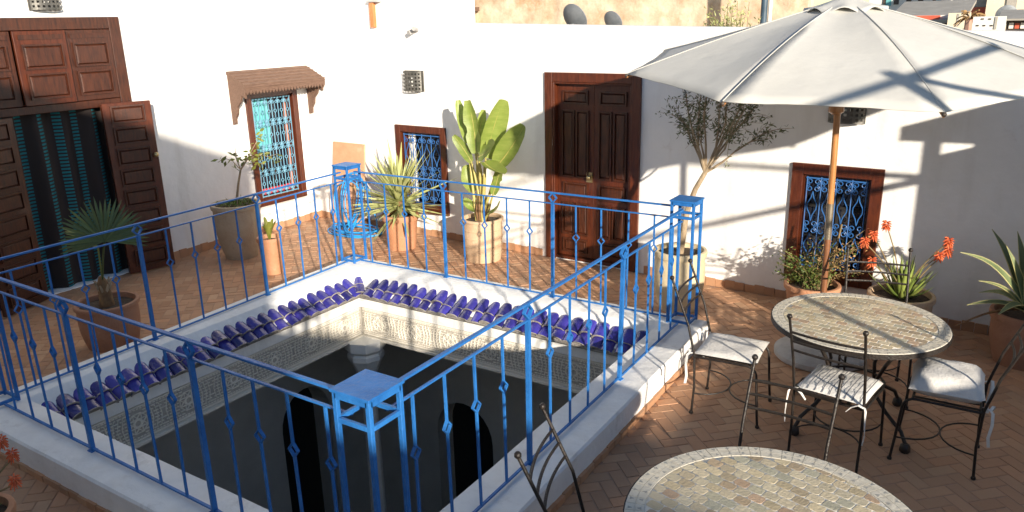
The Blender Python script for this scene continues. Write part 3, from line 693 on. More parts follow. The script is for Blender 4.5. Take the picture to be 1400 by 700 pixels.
def cushion(label, ch, w_, d_, h_, seed, stripe=False, dx=0, ties=True, rz=0, z=.441, tilt=0):
    M_ = Matrix.Rotation(ch.rotation_euler.z, 3, 'Z'); p = Vector(ch.location)+M_ @ Vector((dx,0,z))
    t = thing('seat_cushion', label, 'cushion', p, ch.rotation_euler.z+rz, 'white cushions on the garden chairs')
    mb = cushion_mb(w_, d_, h_, seed, tilt); mb.build('cover', 'cushion', t, smooth=70)
    if stripe:
        for k in range(9):
            y = -w_/2*.86+w_*.86*k/8
            n = 12; rows = []
            for i in range(n+1):
                u = -1+2*i/n; v = y/(w_/2); e = max(0,(1-u**4)*(1-v**4))**.45
                zt = h_*.35+e*h_*.65+.008; x = u*d_/2*.97
                rows.append([(x,y-.003,zt),(x,y+.003,zt)])
            MB().grid(rows).build('stripe', 'stripe', t)
    if ties:
        x = -d_/2+.005
        for s in (-1, 1):
            ribbon(t, [(x,s*(w_/2-.02),.012),(x-.03,s*(w_/2+.01),.014),(x-.045,s*(w_/2+.02),.0),(x-.05,s*(w_/2+.025),-.07),(x-.04,s*(w_/2+.03),-.15),(x-.05,s*(w_/2+.024),-.21)])
            ribbon(t, [(x-.03,s*(w_/2+.01),.012),(x-.045,s*(w_/2-.02),.03),(x-.05,s*(w_/2-.06),.006),(x-.045,s*(w_/2-.085),-.03)])
    return t
chA = chair('garden chair with a flat white seat pad standing by the blue corner post', (4.222,2.83,FZ), R(4))
cushion('flat white seat pad on the chair by the blue corner post', chA, .42, .42, .035, 1)
chC = chair('garden chair with a striped cushion pushed under the round table with the parasol', (4.965,2.60,FZ), R(82), .16)
cushion('white cushion with thin grey stripes and tie ribbons', chC, .41, .40, .05, 2, stripe=True)
chD = chair('garden chair with a plump white pillow turned sideways towards the parasol table', (5.52,2.88,FZ), R(180), .17)
cushion('plump white pillow on the chair beside the agave pot', chD, .41, .40, .15, 3, rz=R(3), dx=.0)
chB = chair('bare garden chair standing between the two round tables with its back to the parasol', (4.885,1.20,FZ), R(-93), .18)
chE = chair('garden chair on the wall side of the parasol table, in front of the flowering aloe', (5.02,3.60,FZ), R(-76), .17)
chF = chair('garden chair beside the white parapet, drawn up to the shaded round table', (4.47,.515,FZ), R(17), .19)
# ================================================================== TABLES
def table(label, loc, rz, rad, legrot, seed):
    t = thing('mosaic_table', label, 'table', loc, rz, 'round mosaic tables'); H_ = .72; rg = random.Random(seed)
    MB().lathe([(.001,H_-.034),(rad-.006,H_-.034),(rad,H_-.030),(rad,H_-.004),(rad-.003,H_-.0015),(.001,H_-.0015)], 72).build('table_slab', 'zgrout', t, smooth=40)
    MB().lathe([(rad+.002,H_-.034),(rad+.005,H_-.034),(rad+.005,H_-.003),(rad+.002,H_-.003)], 72).build('iron_band', 'iron', t, smooth=40)
    rin = rad*.86
    bm_ = MB(); n = 72
    for k in range(n):                      # border of marble pieces
        a0, a1 = 2*math.pi*(k+.03)/n, 2*math.pi*(k+.97)/n
        for r0, r1 in ((rin+.003, rin+(rad-rin)*.5-.001), (rin+(rad-rin)*.5+.001, rad-.003)):
            V = [(r*math.cos(a), r*math.sin(a), z) for z in (H_-.002, H_+.0015) for r, a in ((r0,a0),(r1,a0),(r1,a1),(r0,a1))]
            bm_.add(V, [(4,5,6,7),(0,1,5,4),(1,2,6,5),(2,3,7,6),(3,0,4,7)])
    tag(bm_.build('border_piece', 'zborder', t), kind='stuff')
    tr = MB(); n = 54
    for k in range(n):
        a = 2*math.pi*k/n
        for r0, sgn in ((rin+(rad-rin)*.27, 1), (rin+(rad-rin)*.73, -1)):
            h = .009*sgn; da = .015/r0*.62
            V = [(r*math.cos(b), r*math.sin(b), z) for z in (H_+.001, H_+.0024) for r, b in ((r0-h,a-da),(r0-h,a+da),(r0+h,a))]
            tr.add(V, [(3,4,5),(0,1,4,3),(1,2,5,4),(2,0,3,5)])
    tag(tr.build('border_inlay', 'zdark', t), kind='stuff')
    px_, py_ = .068, .056; mes = []
    for q in range(4):
        P = []; a, b = px_/2-.0013, py_/2-.0013; c = .012
        for (cx, cy, s0) in ((a-c,b-c,0),(-a+c,b-c,90),(-a+c,-b+c,180),(a-c,-b+c,270)):
            for k in range(3): an = R(s0+45*k); P.append((cx+c*math.cos(an)*rg.uniform(.75,1.05), cy+c*math.sin(an)*rg.uniform(.75,1.05)))
        n_ = len(P); V = [(x,y,0) for x, y in P]+[(x*.982,y*.982,.0040) for x, y in P]
        mes.append(MB().add(V, [tuple(range(n_,2*n_))]+[(k,(k+1) % n_,n_+(k+1) % n_,n_+k) for k in range(n_)]).mesh('mosaic_tile', 'zstone'))
    for i in range(-9, 10):
        for j in range(-10, 11):
            x = (i+(.5 if j % 2 else 0))*px_; y = j*py_
            if math.hypot(x, y) > rin+.012: continue
            rot_ = (rg.uniform(-.008,.008), rg.uniform(-.008,.008), rg.uniform(-.03,.03)); z_ = H_-.0040+rg.uniform(-.0003,.0003); me_ = mes[rg.randrange(4)]
            if math.hypot(abs(x)+px_/2, abs(y)+py_/2) > rin-.001:          # cut along the border
                V = []
                for v in me_.vertices:
                    q = Vector((v.co.x+x, v.co.y+y, 0)); lim = rin-(.001 if v.co.z < .001 else .0025)
                    if q.length > lim: q *= lim/q.length
                    V.append((q.x-x, q.y-y, v.co.z))
                if max(a_[0] for a_ in V)-min(a_[0] for a_ in V) < .014 or max(a_[1] for a_ in V)-min(a_[1] for a_ in V) < .014: continue
                me_ = MB().add(V, [tuple(p_.vertices) for p_ in me_.polygons]).mesh('mosaic_tile', 'zstone'); rot_ = (0,0,0)
            obj('mosaic_tile', me_, t, (x, y, z_), rot_)
    for k in range(4):
        a = legrot+math.pi/2*k; c, s = math.cos(a), math.sin(a)
        prof = [(rad*.62,H_-.04),(rad*.60,.62),(rad*.46,.50),(rad*.36,.38),(rad*.38,.27),(rad*.55,.19),(rad*.78,.12),(rad*.86,.05),(rad*.86,.03)]
        lg = MB().tube([(r*c,r*s,z) for r, z in prof], .0125, 8).build('leg', 'iron', t, smooth=60)
        MB().lathe([(.028,0),(.034,.012),(.030,.045),(.016,.06)], 10, (rad*.86*c,rad*.86*s,0)).build('foot', 'iron', lg, smooth=40)
        MB().bar((rad*.62*c,rad*.62*s,H_-.042),(.05*c,.05*s,H_-.042), .026, .012).build('top_brace', 'iron', t)
    MB().tube(circle((0,0), rad*.37, 28, 'xy', y=.30), .008, 6, closed=True).build('ring', 'iron', t, smooth=60)
    MB().tube(circle((0,0), rad*.62, 36, 'xy', y=.64), .007, 6, closed=True).build('ring', 'iron', t, smooth=60)
    return t
table('round mosaic table standing in front of the parasol pole', (4.965,3.06,FZ), R(-8), .538, R(64), 21)
table('round mosaic table half in shade, beside the bare parapet away from the parasol', (5.065,.625,FZ), R(-14), .585, R(40), 22)
# ================================================================== PARASOL
UX, UY = 4.575, 4.02
UM = thing('parasol', 'large off white canvas parasol on a wooden pole with concrete foot', 'parasol', (UX,UY,FZ))
MB().lathe([(.001,0),(.33,0),(.345,.015),(.345,.05),(.31,.075),(.12,.10),(.07,.11),(.06,.2),(.05,.2)], 40).build('base', 'concrete', UM, smooth=30)
top = (-.055, .0)
def pole_at(z): return (top[0]*z/2.7, 0, z)
MB().tube([pole_at(.19), pole_at(1.02)], .024, 14).build('pole', mat('brown_pole_wood', (.17,.07,.03), (.26,.11,.05), 8, .4, stretch=(9,9,.8)), UM, smooth=60)
MB().tube([pole_at(.98), pole_at(1.26)], .0265, 14).build('pole_sleeve', 'sleeve', UM, smooth=60)
MB().tube([pole_at(1.24), pole_at(2.66)], .0235, 14).build('pole', 'woodpole', UM, smooth=60)
RAD = 1.537; RZ = 2.279; AP = 2.709                      # rim and apex above the terrace
cen = Vector((top[0], 0, 0)); N8 = 8; PH = R(-58.75)
def rimz(x, y): return RZ-.041*x+.097*y
def can_pt(i, s, t):
    # i rib index, s across the panel 0..1, t from apex 0 to rim 1
    a0, a1 = PH+2*math.pi*i/N8, PH+2*math.pi*(i+1)/N8
    A = Vector((math.cos(a0), math.sin(a0))); B = Vector((math.cos(a1), math.sin(a1)))
    P = A.lerp(B, s)*RAD*(.07+.93*t); e = 4*s*(1-s)
    P *= 1-.018*e*t**3
    z = AP+(rimz(P.x, P.y)-AP)*t + .004*math.sin(s*19+i*2)*t*t*(1-e*.6) + .003*math.sin(t*11+i+s*5)*e - .030*e*math.sin(math.pi*min(1,t*1.0))*.9 + .012*math.sin(math.pi*t)
    return Vector((P.x+cen.x, P.y, z))
mb = MB()
for i in range(N8): mb.grid([[can_pt(i, s/10, t/14) for s in range(11)] for t in range(15)])
import bmesh as _b
cme = mb.mesh('canopy', 'canvas', smooth=14)
bm = _b.new(); bm.from_mesh(cme); _b.ops.remove_doubles(bm, verts=bm.verts, dist=.0005); bm.to_mesh(cme); bm.free()
cme.set_sharp_from_angle(angle=R(9))
cano = obj('canopy', cme, UM)
so_ = cano.modifiers.new('thick', 'SOLIDIFY'); so_.thickness = .004
for i in range(N8):
    sm = MB().tube([can_pt(i, 0, t/14)+Vector((0,0,.003)) for t in range(1, 15)], .0035, 5).build('seam', 'canvas', cano, smooth=60)
    rib = MB().tube([can_pt(i, 0, t/10)-Vector((0,0,.022)) for t in range(0, 11)], .010, 6).build('rib', 'woodpole', UM, smooth=60)
    p = can_pt(i, 0, .5)-Vector((0,0,.03)); MB().tube([p, (cen.x*.9, 0, 2.0)], .008, 6).build('strut', 'woodpole', rib, smooth=60)
    p = can_pt(i, 0, 1); MB().ball(p-Vector((0,0,.012)), .014, 8).build('rib_tip', 'fardark', rib, smooth=60)
MB().lathe([(.03,1.93),(.055,1.95),(.055,2.05),(.03,2.07)], 16, (cen.x*.9,0,0)).build('runner', 'woodpole', UM, smooth=40)
vc = MB()
for i in range(N8):
    rows = []
    for t in range(6):
        row = []
        for s in range(9):
            a0, a1 = PH+2*math.pi*i/N8, PH+2*math.pi*(i+1)/N8; q = s/8
            A = Vector((math.cos(a0), math.sin(a0))).lerp(Vector((math.cos(a1), math.sin(a1))), q)
            tt = t/5; r = .30*tt; z = AP+.055-.125*tt**1.2+.045*tt**3*math.sin(math.pi*q)**1.5
            row.append((A.x*r+cen.x, A.y*r, z))
        rows.append(row)
    vc.grid(rows)
ve = vc.mesh('vent_cap', 'canvas', smooth=14); bm = _b.new(); bm.from_mesh(ve); _b.ops.remove_doubles(bm, verts=bm.verts, dist=.0005); bm.to_mesh(ve); bm.free(); ve.set_sharp_from_angle(angle=R(14))
vo = obj('vent_cap', ve, UM); so_ = vo.modifiers.new('thick', 'SOLIDIFY'); so_.thickness = .004
MB().lathe([(.018,AP+.03),(.022,AP+.075),(.034,AP+.085),(.036,AP+.105),(.02,AP+.125),(.001,AP+.135)], 14, (cen.x,0,0)).build('finial', 'woodpole', UM, smooth=50)
# ================================================================== PLANTS
def pot(t, rt, rb, h, m_, belly=0, rim=.05, ridges=0):
    pr = [(.001,0),(rb,0)]
    for k in range(1, 9):
        q = k/8; pr.append((rb+(rt-.018-rb)*q+belly*math.sin(math.pi*q)+(.006*math.sin(k*math.pi) if ridges else 0), (h-rim)*q))
    pr += [(rt,h-rim+.004),(rt+.004,h-rim*.5),(rt,h-.004),(rt-.008,h),(rt-.028,h-.002),(rt-.034,h-.05),(.001,h-.052)]
    p = MB().lathe(pr, 36, wob=.006).build('pot', m_, t, smooth=35)
    if ridges:
        for k in range(ridges):
            q = (k+1)/(ridges+1); r = rb+(rt-.018-rb)*q+belly*math.sin(math.pi*q)
            MB().tube(circle((0,0), r+.001, 36, 'xy', y=(h-rim)*q), .006, 6, closed=True).build('ridge', m_, p, smooth=60)
    s = MB().lathe([(.001,h-.045),(rt*.5,h-.035),(rt-.036,h-.045)], 20).build('soil', 'soil', t, smooth=60)
    return p
def strip_leaf(pts, ws, nrm, fold=.25, thick=0):
    pts = [Vector(p) for p in pts]; nrm = Vector(nrm); mb = MB(); rows = []
    for i, p in enumerate(pts):
        tg = (pts[min(i+1,len(pts)-1)]-pts[max(i-1,0)]).normalized(); sd = tg.cross(nrm)
        sd = sd.normalized() if sd.length > 1e-4 else Vector((1,0,0)); n = sd.cross(tg).normalized(); w_ = ws[i]
        row = [p-sd*w_+n*w_*fold, p-sd*w_*.5+n*w_*fold*.35, p, p+sd*w_*.5+n*w_*fold*.35, p+sd*w_+n*w_*fold]
        if thick: row += [p+sd*w_*.55-n*(thick*w_), p-n*(thick*1.5*w_), p-sd*w_*.55-n*(thick*w_), row[0]]
        rows.append(row)
    return mb.grid(rows)
def arc(a, b, sag, n=9, side=Vector((0,0,1))):
    a = Vector(a); b = Vector(b); return [a.lerp(b, i/n)+side*(sag*math.sin(math.pi*i/n)) for i in range(n+1)]
def paddle(n, w_): return [max(.002, w_*math.sin(math.pi*min(1, (i/n)*.90+.06))**.45) for i in range(n+1)]
def spike(n, w_, b=.5): return [max(.0012, w_*(b+(1-b)*min(1, 3*i/n))*(1-(i/n)**2.2)) for i in range(n+1)]
TOCAM = lambda p: (CAM-Vector(p)).normalized()
# --- banana
bl = Vector((.66,4.93,FZ))
T = thing('potted_banana_plant', 'tall banana plant with broad yellow green leaves in a pale clay pot', 'potted plant', bl)
pot(T, .245, .20, .50, 'potpale', .012, .035, 4)
rg = random.Random(31)
for k, (b, t_, w_, dy, m_) in enumerate([((640,196),(626,137),.055,.10,1),((651,210),(640,137),.085,.02,1),((664,216),(688,136),.115,.0,1),((679,228),(717,172),.115,-.06,1),
      ((652,205),(661,150),.055,.15,1),((645,222),(620,185),.055,.0,1),((647,262),(637,226),.085,.06,1),((674,266),(684,228),.050,-.10,1),((668,292),(684,274),.05,-.12,1),
      ((652,288),(634,272),.05,-.05,1),((655,214),(676,196),.10,-.16,1),((662,222),(690,238),.085,-.20,1),((648,200),(630,160),.06,.18,1)]):
    B_ = atY(*b, bl.y+dy*.6)-bl; E_ = atY(*t_, bl.y+dy*1.4)-bl; n = 11
    st0 = Vector((rg.uniform(-.05,.05), rg.uniform(-.05,.05), .45))
    MB().tube(arc(st0, B_, .03, 8, Vector((rg.uniform(-1,1),0,0))), [.022-.0016*i for i in range(9)], 7).build('leaf_stalk', 'stalk', T, smooth=60)
    nr = (TOCAM(bl+B_)*.8+Vector((rg.uniform(-.7,.7), rg.uniform(-.3,.3), rg.uniform(.0,.6)))).normalized()
    P = arc(B_, E_, .04, n, nr*-1); ws = paddle(n, w_*1.12)
    if k % 3 == 1: ws = [q*(.72 if 5 <= i <= 6 else 1) for i, q in enumerate(ws)]
    L_ = strip_leaf(P, ws, nr, rg.uniform(.2,.55))
    L_.v = [(x+rg.uniform(-.003,.003), y+rg.uniform(-.003,.003), z+rg.uniform(-.003,.003)) for x, y, z in L_.v]
    lf = L_.build('leaf', 'leafban', T, smooth=60)
    MB().tube(P, [.006*(1-i/(n+2)) for i in range(n+1)], 5).build('midrib', 'stalk', lf, smooth=60)
for k in range(9):
    a = k*.7; MB().tube([(.05*math.cos(a),.05*math.sin(a),.44),(.07*math.cos(a),.07*math.sin(a),.58),(.06*math.cos(a)+rg.uniform(-.02,.02),.06*math.sin(a),.72+rg.uniform(-.1,.08))], [.022,.017,.006], 6).build('dry_sheath', 'fibre', T, smooth=60)
# --- yucca
yl = Vector((-.50,4.84,FZ))
T = thing('potted_yucca', 'spiky yucca with pale green sword leaves in a terracotta pot', 'potted plant', yl)
pot(T, .225, .17, .43, 'pot', .0, .07)
yms = []
for k in range(5):
    n = 7; L = .42+.06*k; yms.append(strip_leaf([(L*i/n,0,-.03*(k % 3)*(i/n)**2) for i in range(n+1)], spike(n, .024, .75), (0,0,1), .3).mesh('leaf', 'yucca', smooth=60))
for k in range(150):
    el = R(rg.uniform(-25, 78)); az = rg.uniform(0, 2*math.pi)
    o = obj('leaf', yms[rg.randrange(5)], T, (.02*math.cos(az), .02*math.sin(az), .52+.10*math.sin(el)+rg.uniform(-.03,.03)), (rg.uniform(-.5,.5), -el, az), (rg.uniform(.85,1.2), rg.uniform(.9,1.3), 1))
MB().tube([(0,0,.38),(.01,0,.5),(0,.01,.62)], [.05,.045,.03], 8).build('stem', 'fibre', T, smooth=60)
# --- fan palm
pl = Vector((-.77,1.27,FZ))
T = thing('potted_fan_palm', 'small fan palm with one open leaf in a brown clay pot', 'potted plant', pl)
pot(T, .26, .20, .40, 'potdark', .02, .04)
MB().tube([(0,0,.33),(.005,.0,.45),(-.01,0,.56),(-.015,0,.62)], [.065,.055,.045,.02], 9).build('trunk', 'fibre', T, smooth=60)
for k in range(7):
    a = k*.9; MB().tube([(.03*math.cos(a),.03*math.sin(a),.48),(.07*math.cos(a),.07*math.sin(a),.56+.02*(k % 3))], [.016,.006], 5).build('old_leaf_base', 'bark', T)
hub = atY(143,330,1.22)-pl; hub = Vector(hub)
MB().tube(arc((0,0,.58), hub, .03), .009, 6).build('leaf_stalk', 'palm', T, smooth=60)
nrm = TOCAM(pl+hub); rt_ = Vector((-.3,.0,0)) ; ex = Vector((0,0,1)).cross(nrm).normalized(); ez = nrm.cross(ex)
for k in range(34):
    a = R(-12+204*k/33); d = ex*math.cos(a)+ez*math.sin(a); L = .33+.05*math.sin(a)+rg.uniform(-.03,.02); n = 6
    P = [hub+d*L*i/n - nrm*(.05*(i/n)**2)+nrm*(.012*(k % 2)) - Vector((0,0,.02*(i/n)**3)) for i in range(n+1)]
    strip_leaf(P, [max(.0012, .015*(i/n+.04)*(1.35 if i/n < .6 else 1.35*(1-(i/n-.6)/.4)**.8)) for i in range(n+1)], nrm+ex*(.5 if k % 2 else -.5), .3).build('leaf_segment', 'palm', T, smooth=60)
h2 = atY(134,338,1.24)-pl
MB().tube(arc((0,0,.56), h2, .02), .008, 6).build('leaf_stalk', 'palmy', T, smooth=60)
for k in range(9):
    e = atY(86+k*2.2, 313+k*3.6, 1.15+.03*k)-pl; n = 6
    strip_leaf(arc(h2, e, .03, n), [max(.001, .018*math.sin(math.pi*min(1,(i/n)*.9+.08))) for i in range(n+1)], Vector((.2,-.5,1)), .3).build('leaf_segment', 'palmy', T, smooth=60)
# --- citrus
def leafcloud(mb, pts, L, W, rg_, flat=0):
    for p in pts:
        d = Vector((rg_.gauss(0,1), rg_.gauss(0,1), rg_.gauss(0,.8)-flat)).normalized(); u = d.cross(Vector((rg_.gauss(0,1), rg_.gauss(0,1), rg_.gauss(0,1)))).normalized()
        l_ = L*rg_.uniform(.7,1.25); w_ = W*rg_.uniform(.7,1.2); nrm = d.cross(u); p = Vector(p)
        mb.add([p, p+d*l_*.45+u*w_-nrm*w_*.3, p+d*l_-nrm*l_*.12, p+d*l_*.45-u*w_-nrm*w_*.3, p+d*l_*.5], [(0,1,4),(1,2,4),(2,3,4),(3,0,4)])
cl = Vector((-1.98,3.62,FZ))
T = thing('potted_citrus', 'thin young citrus tree in a tall grey clay pot by the house wall', 'potted plant', cl)
pot(T, .285, .18, .66, 'potgrey', .03, .06)
fol = MB(); lo = MB()
def C_(x, y, dy=0): return atY(x, y, cl.y+dy)-cl
tr = MB().tube([Vector((0,0,.6)), C_(326,250), C_(329,232), C_(338,218)], [.016,.013,.011,.009], 7)
for pth in ([(329,232),(318,220),(306,216),(298,222)],[(329,232),(322,214),(321,196)],[(338,218),(344,206),(352,192),(356,182)],[(338,218),(352,212),(368,214),(380,210)],[(338,218),(346,222),(360,224)]):
    P = [C_(*q, rg.uniform(-.12,.12)) for q in pth]; tr.tube(P, [.007-.0015*i for i in range(len(P))], 5)
    for i in range(len(P)-1):
        for q in range(9 if pth[-1][0] > 330 else 4): (fol if pth[-1][0] > 330 else lo).v is None or leafcloud(fol if pth[-1][0] > 330 else lo, [P[i].lerp(P[i+1], rg.random())+Vector((rg.gauss(0,.03), rg.gauss(0,.03), rg.gauss(0,.03)))], .085, .018, rg, .3)
leafcloud(lo, [Vector((rg.uniform(-.2,.2), rg.uniform(-.2,.2), .63+rg.uniform(0,.05))) for _ in range(110)], .06, .014, rg)
tr.build('trunk', 'bark', T, smooth=60); fol.build('crown', 'citrus', T); lo.build('undergrowth', 'bush', T)
# --- small pot
sl_ = Vector((-1.12,3.36,FZ))
T = thing('small_potted_plant', 'small leafy plant in a narrow terracotta pot near the railing', 'potted plant', sl_)
pot(T, .145, .10, .42, 'pot', .0, .05)
n = 8
for k in range(12):
    a = k*2.4; L = rg.uniform(.1,.22); e = Vector((L*.5*math.cos(a), L*.5*math.sin(a), .40+L))
    strip_leaf(arc((0,0,.39), e, .02, n), paddle(n, .024), Vector((-math.cos(a),-math.sin(a),1)), .3).build('leaf', 'citrus', T, smooth=60)
# --- olive
ol = Vector((3.19,4.52,FZ))
T = thing('potted_olive_tree', 'young olive tree with slender trunk in a large cream pot behind the corner post', 'potted tree', ol)
pot(T, .245, .18, .58, 'potcream', .03, .06)
def O_(x, y, dy=0): return atY(x, y, ol.y+dy)-ol
tk = MB().tube([Vector((0,0,.5)), O_(937,300), O_(942,280), O_(951,258), O_(964,236)], [.030,.027,.025,.023,.021], 9)
fol = MB(); ends = []
def branch(a, b, r0, dep):
    tk.tube(arc(a, b, .02, 4, Vector((rg.uniform(-1,1), rg.uniform(-1,1), 0))), [r0*(1-.14*i) for i in range(5)], 5)
    ends.append((a, b, dep))
main = [O_(964,236)]
tips = [((946,178),.02),((958,130),.1),((938,128),-.05),((985,140),.0),((1000,118),.12),((1018,150),-.1),((1045,128),.05),((1030,115),-.02),((972,108),-.12),((1054,176),.0),((930,158),.05),((1004,165),.2),((965,160),.25)]
mids = {0:(955,205),1:(955,205),2:(948,182),3:(978,205),4:(992,170),5:(990,205),6:(1005,180),7:(1000,172),8:(962,160),9:(1005,207),10:(944,190),11:(985,195),12:(958,195)}
for k, ((x, y), dy) in enumerate(tips):
    mpt = O_(*mids[k], dy*.5); e = O_(x, y, dy*2.2); branch(main[0], mpt, .014, 0); branch(mpt, e, .009, 1)
    for q in range(12):
        s0 = mpt.lerp(e, rg.uniform(.15,1)); d = ((e-mpt).normalized()+Vector((rg.gauss(0,.55), rg.gauss(0,.55), rg.gauss(.05,.45)))).normalized(); L = rg.uniform(.10,.26)
        tw = [s0, s0+d*L*.5, s0+d*L+Vector((0,0,-.02))]; tk.tube(tw, [.0028,.002,.001], 4)
        for _ in range(12):
            f = rg.random(); leafcloud(fol, [s0.lerp(tw[2], f)+Vector((rg.gauss(0,.012), rg.gauss(0,.012), rg.gauss(0,.012)))], .048, .0065, rg)
tk.build('trunk', 'bark', T, smooth=60); fol.build('crown', 'olive', T)
# --- bush under the window
bu = Vector((4.32,4.83,FZ))
T = thing('bushy_potted_herb', 'bushy green and dry brown herb in front of the window behind the parasol pole', 'potted plant', bu)
pot(T, .24, .18, .34, 'pot', .0, .05)
gf = MB(); df = MB(); sm = MB()
for k in range(60):
    a = rg.uniform(0, 6.28); dry = rg.random() < .42
    x = rg.uniform(-.02,.42) if dry else rg.uniform(-.34,.16); h = rg.uniform(.45,.86) if dry else rg.uniform(.30,.66)
    e = Vector((x, rg.uniform(-.22,.2), h)); P = arc((rg.uniform(-.08,.08), rg.uniform(-.08,.08), .30), e, .05, 5); sm.tube(P, .003, 4)
    for _ in range(34):
        f = rg.uniform(.25,1); i = int(f*5); p = P[min(i,4)].lerp(P[min(i+1,5)], f*5-i)+Vector((rg.gauss(0,.028), rg.gauss(0,.028), rg.gauss(0,.028))); leafcloud(df if dry and rg.random() < .7 else gf, [p], .034, .008, rg)
sm.tube([(.12,.02,.3),(.19,.02,.9)], .008, 6)
sm.build('stem', 'fstem', T); gf.build('foliage', 'bush', T); df.build('dry_foliage', 'dryleaf', T)
# --- aloes
def floret_head():
    mb = MB(); rg_ = random.Random(4)
    for k in range(34):
        q = k/33; a = k*2.4; z = .03-.05*q; up = .6-1.9*q; L = .026+.008*q
        d = Vector((math.cos(a), math.sin(a), up)).normalized(); p = Vector((.010*math.cos(a), .010*math.sin(a), z)); mb.tube([p, p+d*L*.5, p+d*L+Vector((0,0,-.006))], [.0042,.0055,.0026], 5)
    return mb.mesh('flower_head', 'flower', smooth=60)
fhm = floret_head()
def succ(parent, hub_, tip, w_, m_, nrm, sag=.03, thick=.28, n=9, margin=None):
    P = arc(hub_, tip, sag, n); b = strip_leaf(P, spike(n, w_, .8), nrm, .22, thick).build('leaf', m_, parent, smooth=60)
    if margin:
        mm = MB(); sp_ = spike(n, w_, .8)
        for s in (-1, 1):
            pts = []
            for i, p in enumerate(P):
                tg = (P[min(i+1,n)]-P[max(i-1,0)]).normalized(); sd = tg.cross(Vector(nrm)).normalized(); nn_ = sd.cross(tg); pts.append(p+sd*s*sp_[i]+nn_*sp_[i]*.22)
            mm.tube(pts, [max(.001, .12*q) for q in sp_], 5)
        mm.build('leaf_margin', margin, b, smooth=60)
    return b
al = Vector((5.04,4.80,FZ))
T = thing('potted_aloe', 'aloe with orange red flower heads in a pale pot against the house wall', 'potted plant', al)
pot(T, .26, .19, .38, 'potpale', .02, .05)
for k in range(30):
    a = k*2.399; q = k/29; L = .24+.12*rg.random(); el = R(20+60*q)
    e = Vector((L*math.cos(el)*math.cos(a), L*math.cos(el)*math.sin(a), .36+L*math.sin(el)+.03))
    succ(T, Vector((.03*math.cos(a), .03*math.sin(a), .34)), e, .024, 'aloe', Vector((-math.cos(a)*.6,-math.sin(a)*.6,1)), -.02)
for (x, y, dy) in ((1212,308,.02),(1182,331,-.12),(1194,322,.0),(1192,358,-.15),(1297,331,-.05),(1284,350,.05),(1296,344,.1)):
    e = atY(x, y, al.y+dy)-al; s0 = Vector((rg.uniform(-.06,.06), rg.uniform(-.05,.05), .36))
    st_ = MB().tube(arc(s0, e, .05, 6, Vector((-.4 if x > 1250 else .4,0,.3))), .005, 5).build('flower_stalk', 'fstem', T, smooth=60)
    obj('flower_head', fhm, st_, e, (0,0,rg.uniform(0,6)), (1.05,1.05,1.05))
al2 = Vector((1.30,-.72,FZ))
T = thing('potted_aloe', 'aloe with drooping red flower heads beside the shaded side of the parapet', 'potted plant', al2)
pot(T, .19, .14, .22, 'pot', .02, .05)
for k in range(18):
    a = k*2.399; q = k/17; L = .12+.05*rg.random(); el = R(15+50*q)
    succ(T, Vector((.03*math.cos(a), .03*math.sin(a), .18)), Vector((L*math.cos(el)*math.cos(a), L*math.cos(el)*math.sin(a), .19+L*math.sin(el))), .018, 'aloe', Vector((-math.cos(a)*.6,-math.sin(a)*.6,1)), -.01)
for (x, y, z) in ((2,604,.30),(17,622,.27),(20,658,.20)):
    e = atz(x, y, z)-al2; st_ = MB().tube(arc((0,0,.2), e-Vector((0,0,.02)), .03, 6), .005, 5).build('flower_stalk', 'fstem', T, smooth=60)
    obj('flower_head', fhm, st_, e, (0,0,rg.uniform(0,6)), (.85,.85,.9))
ag = Vector((5.93,4.68,FZ))
T = thing('potted_agave', 'large agave with yellow edged grey green leaves in a clay pot', 'potted plant', ag)
pot(T, .25, .18, .42, 'potdark', .02, .06)
hubA = Vector((0,0,.44))
for (x, y, dy, w_, sg) in ((1313,345,-.25,.045,.10),(1356,313,.1,.05,.06),(1391,316,.05,.05,.05),(1376,336,-.1,.04,.04),(1338,384,-.35,.038,.06),(1322,417,-.45,.04,.05),(1365,430,-.55,.05,.06),(1405,330,-.1,.05,.05),(1440,330,.1,.05,.05),(1450,390,-.2,.05,.06),(1430,430,-.4,.05,.04),(1338,400,.1,.04,.06),(1420,300,.2,.05,.05)):
    e = atY(x, y, ag.y+dy)-ag; succ(T, hubA+Vector((0,0,rg.uniform(-.03,.03))), e, w_*.78, 'agave', (TOCAM(ag)+Vector((0,0,1.2))).normalized(), sg, .25, 10, 'agavey')
e = atY(1304,447,ag.y-.3)-ag; MB().tube(arc(hubA, e, .05, 8), [.010,.010,.010,.009,.009,.008,.007,.005,.002], 6).build('dry_leaf', 'fibre', T, smooth=60)
# --- hose, board
ho = Vector((-1.52,5.10,FZ)); T = thing('garden_hose', 'bright blue garden hose coiled on the floor and against the leaning board', 'hose', ho)
mb = MB()
for k in range(6):
    ph = k*.7; P = []
    for i in range(28):
        a = 2*math.pi*i/28; rx, ry = .38+.06*math.sin(k*2.1), .19+.05*math.cos(k*1.7)
        P.append((rx*math.cos(a)+.02*math.sin(k), ry*math.sin(a)-.02+.012*math.cos(3*a+ph), .014+.017*(k % 4)+.006*math.sin(2*a+ph)))
    mb.tube(P, .0095, 7, closed=True)
mb.build('floor_coil', 'hose', T, smooth=60)
mb = MB()
for k in range(6):
    P = []
    for i in range(28):
        a = 2*math.pi*i/28; rx, rz_ = .17+.06*math.sin(k*1.9), .33+.05*math.cos(k*2.3)
        z = .40+rz_*math.sin(a)+.02*math.sin(k); P.append((-.03+rx*math.cos(a)*(1+.25*math.sin(a))+.09*math.sin(k*1.3), -.13+.22*z/.8+.012*math.sin(3*a+k)+.02*math.cos(k*2), z))
    mb.tube(P, .0095, 7, closed=True)
